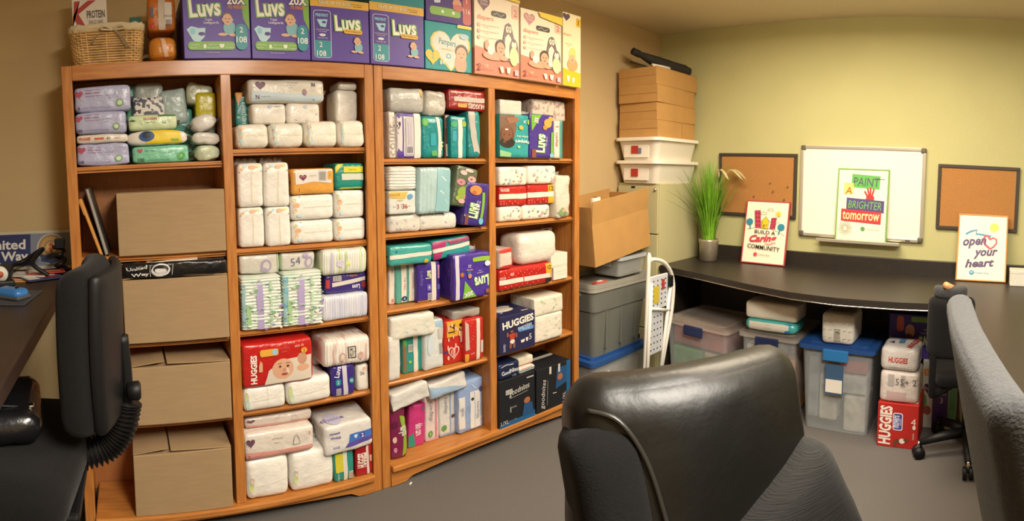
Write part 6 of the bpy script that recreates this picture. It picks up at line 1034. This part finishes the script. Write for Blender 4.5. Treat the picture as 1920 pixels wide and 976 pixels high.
# ================================================================== left: tall desk, drafting chair
desk_m = mat('desk_laminate', '#2a1d18', .4, var=.12, vscale=14, stretch=(8, 1, 1))
t = thing('desk', 'tall dark wood desk standing left of the bookcase', 'desk', (-.84, 1.56, 0))
obj('desktop', box(-.58, .595, -.72, .755, .99, 1.03, .005), desk_m, t)
obj('dark_under_panel', box(-.56, -.54, -.66, .72, .1, .99), desk_m, t)
obj('leg_panel', box(-.54, .30, .71, .74, 0, .99), desk_m, t); obj('leg_panel', box(-.54, -.1, -.66, -.63, 0, .99), desk_m, t)
DZ = 1.03
# sign leaning on the wall
sx0, sx1 = -.80, -.256; w = sx1-sx0; t = thing('name_sign', 'dark blue and grey sign with white lettering leaning on the wall behind the desk', 'sign', ((sx0+sx1)/2, WALL_Y-.055, DZ+.001), (-14, 0, 0)); h = .165
obj('panel', box(-w/2, w/2, -.004, .004, 0, h, .001, 1), mat('sign_grey', '#737a8c', .5), t)
prints(t, lambda c: Vector((c[0]*w/2, -.004, (c[2]+1)/2*h)), 'front', (w, h), [('r', '#b9b39c', 0, .93, 1, .07), ('r', '#1d2a5c', .0, .10, .68, .82), ('t', '#d8d6d0', 'United', .47, .66, .26, 0, {'b': .025, 'w': .34}), ('t', '#d8d6d0', 'Way', .55, .32, .32, 0, {'b': .03, 'w': .22}), ('e', '#c9c2b0', .845, .52, .115, .40), ('e', '#8f7a58', .845, .54, .105, .36), ('e', '#b98a4a', .845, .54, .085, .29), ('e', '#8f7a58', .845, .54, .062, .21), ('e', '#c9a05a', .845, .54, .044, .15), ('e', '#a8502f', .845, .62, .017, .06), ('p', '#a8502f', [(.825, .55), (.865, .55), (.855, .42), (.835, .42)]), ('p', '#2a3560', [(.745, .40), (.80, .36), (.86, .42), (.945, .36), (.92, .2), (.845, .13), (.77, .2)]), ('r', '#b9b39c', 0, .0, 1, .08)], False)
# black desk phone, mouse and pad, leaflets
t = thing('mouse_pad', 'dark grey mouse pad on the tall desk', 'mouse pad', (-.43, 1.70, DZ), (0, 0, -6)); obj('pad', box(-.115, .115, -.11, .11, 0, .004, .002, 1), mat('pad', '#3a3a3e', .9), t)
t = thing('computer_mouse', 'blue and grey computer mouse on the pad', 'mouse', (-.385, 1.675, DZ+.0045), (0, 0, 60))
warp('shell', t, .062, .105, .034, .016, Matrix.Identity(4), mat('mouse_blue', '#2f6fb0', .25), n=(10, 12, 8), amp=0); warp('base', t, .066, .11, .014, .006, Matrix.Identity(4), mat('mouse_grey', '#4a4a4c', .4), n=(8, 10, 6), amp=0); obj('wheel', tube([(-.004, -.025, .033), (.004, -.025, .033)], .006, 10), black_plastic, t, True)
t = thing('desk_phone', 'black desk phone with white keys and cord on the tall desk', 'phone', (-.60, 2.02, DZ+.0005), (0, 0, 8))
obj('body', box(-.12, .14, -.09, .10, 0, .05, .012), black_plastic, t); obj('handset', tube(smooth_path([(-.09, -.06, .07), (-.08, .0, .095), (-.08, .08, .075)], 6), [.024]*3+[.016]*7+[.024]*3, 10), black_plastic, t, True)
for i in range(3):
    for j in range(4): obj('key', box(-.03+.035*i, -.006+.035*i, -.075+.03*j, -.055+.03*j, .049, .055, .002, 1), mat('keys', '#c9c9c4', .5), t)
obj('display', box(-.03, .09, .05, .085, .049, .056, .003, 1), mat('lcd', '#9aa392', .3), t)
obj('cord', tube(smooth_path([(.10, .09, .03), (.18, .15, .05), (.26, .10, .10), (.22, .0, .06), (.28, -.02, .012)], 8), .009, 8), black_plastic, t, True)
t = thing('tape_dispenser', 'white round tape roll on a dark holder by the desk phone', 'tape', (-.475, 1.90, DZ+.0005), (0, 0, 20)); obj('holder', box(-.05, .05, -.03, .03, 0, .022, .006), black_plastic, t); obj('tape_roll', tube([(0, -.012, .045), (0, .012, .045)], .028, 20), mat('tape_white', '#cfccc4', .5), t, True); obj('roll_core', tube([(0, -.0135, .045), (0, .0135, .045)], .012, 14), mat('core_red', '#a8503a', .6), t, True)
for i, (x, y, rz, c, lb) in enumerate(((-.345, 2.12, 14, '#a8342c', 'red glossy leaflet on top of the desk papers'), (-.40, 2.085, -10, '#c9c4bc', 'white leaflet under the red one'), (-.345, 2.03, 32, '#27335c', 'navy leaflet sticking out of the desk papers'), (-.44, 2.02, 5, '#c98a3a', 'orange leaflet beside the desk phone'))):
    t = thing('leaflet', lb, 'leaflet', (x, y, DZ+.001+.0045*(3-i)), (0, 0, rz)); obj('sheet', box(-.075, .075, -.05, .05, 0, .004), mat('leaf_%d' % i, c, .3), t)
    prints(t, lambda c_: Vector((c_[0]*.075, c_[1]*.05, .004)), 'top', (.15, .10), [('r', '#d8d2c8', .05, .1, .3, .8), ('r', ['#d9a04a', '#a8342c', '#a8342c', '#d8d2c8'][i], .45, .2, .45, .2), ('r', ['#2a3a6a', '#2a3a6a', '#c9c4bc', '#a8342c'][i], .45, .55, .45, .25)], False)
t = thing('headset', 'black coiled cable and plug heap at the end of the tall desk', 'cable', (-.285, 2.15, DZ)); obj('coil', tube(smooth_path([(.02*math.cos(a*1.1)*(1+.3*math.sin(a)), .03*math.sin(a*1.1), .014+.0065*a) for a in [k*.7 for k in range(22)]], 4), .008, 6), black_plastic, t, True); obj('plug', box(-.02, .02, -.012, .012, .10, .14, .004), black_plastic, t)
# drafting chair
t = thing('task_chair', 'black cloth task chair with a bag on its seat by the tall desk', 'chair', (0, 0, 0))
dx = Vector((.10, .995, 0)).normalized(); dy = Vector((.995, -.10, 0)).normalized()      # faces the desk (-x)
warp('backrest', t, .40, .085, .39, .042, frame_m(Vector((-.105, 1.36, .80)), dx, dy, .02), black_fabric, bend=-.035, n=(18, 8, 18), taper_b=.15, pinch=.1)
warp('back_shell', t, .37, .03, .37, .014, frame_m(Vector((-.052, 1.355, .81)), dx, dy, .02), black_plastic, bend=-.035, n=(14, 6, 14), taper_b=.15, pinch=.1, amp=0)
obj('knob', lathe([(.012, 0), (.022, .004), (.024, .03), (.018, .036)], 14, M=Matrix.Translation((-.03, 1.33, .865)) @ Matrix.Rotation(math.pi/2, 4, 'Y')), black_plastic, t, True)
obj('spine', tube(smooth_path([(-.035, 1.35, 1.0), (-.03, 1.35, .85), (-.055, 1.345, .745), (-.16, 1.34, .70)], 6), .016, 10), black_plastic, t, True)
bp_ = smooth_path([(-.032, 1.35, .83), (-.05, 1.345, .765), (-.09, 1.343, .72), (-.16, 1.34, .70)], 14)
obj('bellows', tube(bp_, [.034 + .007*((-1)**k) for k in range(len(bp_))], 14), black_plastic, t, True)
warp('seat', t, .52, .50, .10, .048, frame_m(Vector((-.385, 1.33, .665)), dx, dy, 0), black_fabric, n=(16, 16, 8), amp=.003)
obj('seat_pan', box(-.52, -.14, 1.14, 1.52, .645, .668, .01), black_plastic, t)
obj('foot_ring', tube([(-.37+.22*math.cos(2*math.pi*k/28), 1.33+.22*math.sin(2*math.pi*k/28), .28) for k in range(28)], .012, 8, closed=True), chrome, t, True)
for k in range(3): obj('ring_spoke', tube([(-.37, 1.33, .28), (-.37+.22*math.cos(2.1*k), 1.33+.22*math.sin(2.1*k), .28)], .007, 6), chrome, t, True)
star_base(t, -.37, 1.33, .27, black_plastic, col_top=.65, ang=15)
t = thing('handbag', 'black leather bag with zip lying on the task chair seat', 'bag', (-.45, 1.34, .766), (0, 0, 12))
warp('body', t, .40, .30, .085, .042, Matrix.Identity(4), mat('bag_leather', '#18171a', .28, bump=.3, bscale=30, coat=.3), n=(18, 14, 8), amp=.010, freq=7)
obj('zip', tube(smooth_path([(-.17, -.12, .078), (-.05, -.10, .09), (.08, -.09, .088), (.18, -.07, .07)], 6), .004, 6), black_plastic, t, True)
obj('zip_pull', box(.165, .18, -.085, -.065, .074, .082, .003), chrome, t)
obj('strap', tube(smooth_path([(.05, -.13, .06), (.06, -.18, .035), (.065, -.27, .022), (.07, -.335, -.01), (.07, -.345, -.12)], 6), .010, 8), mat('bag_leather', ''), t, True)
p_ = hz(770, 906, 0); t = thing('paper_scrap', 'tiny white paper scrap on the carpet before the bookcase', 'scrap', (p_.x, p_.y, .0006), (0, 0, 40)); obj('sheet', box(-.010, .010, -.004, .004, 0, .0015, .0005, 1), paper, t)
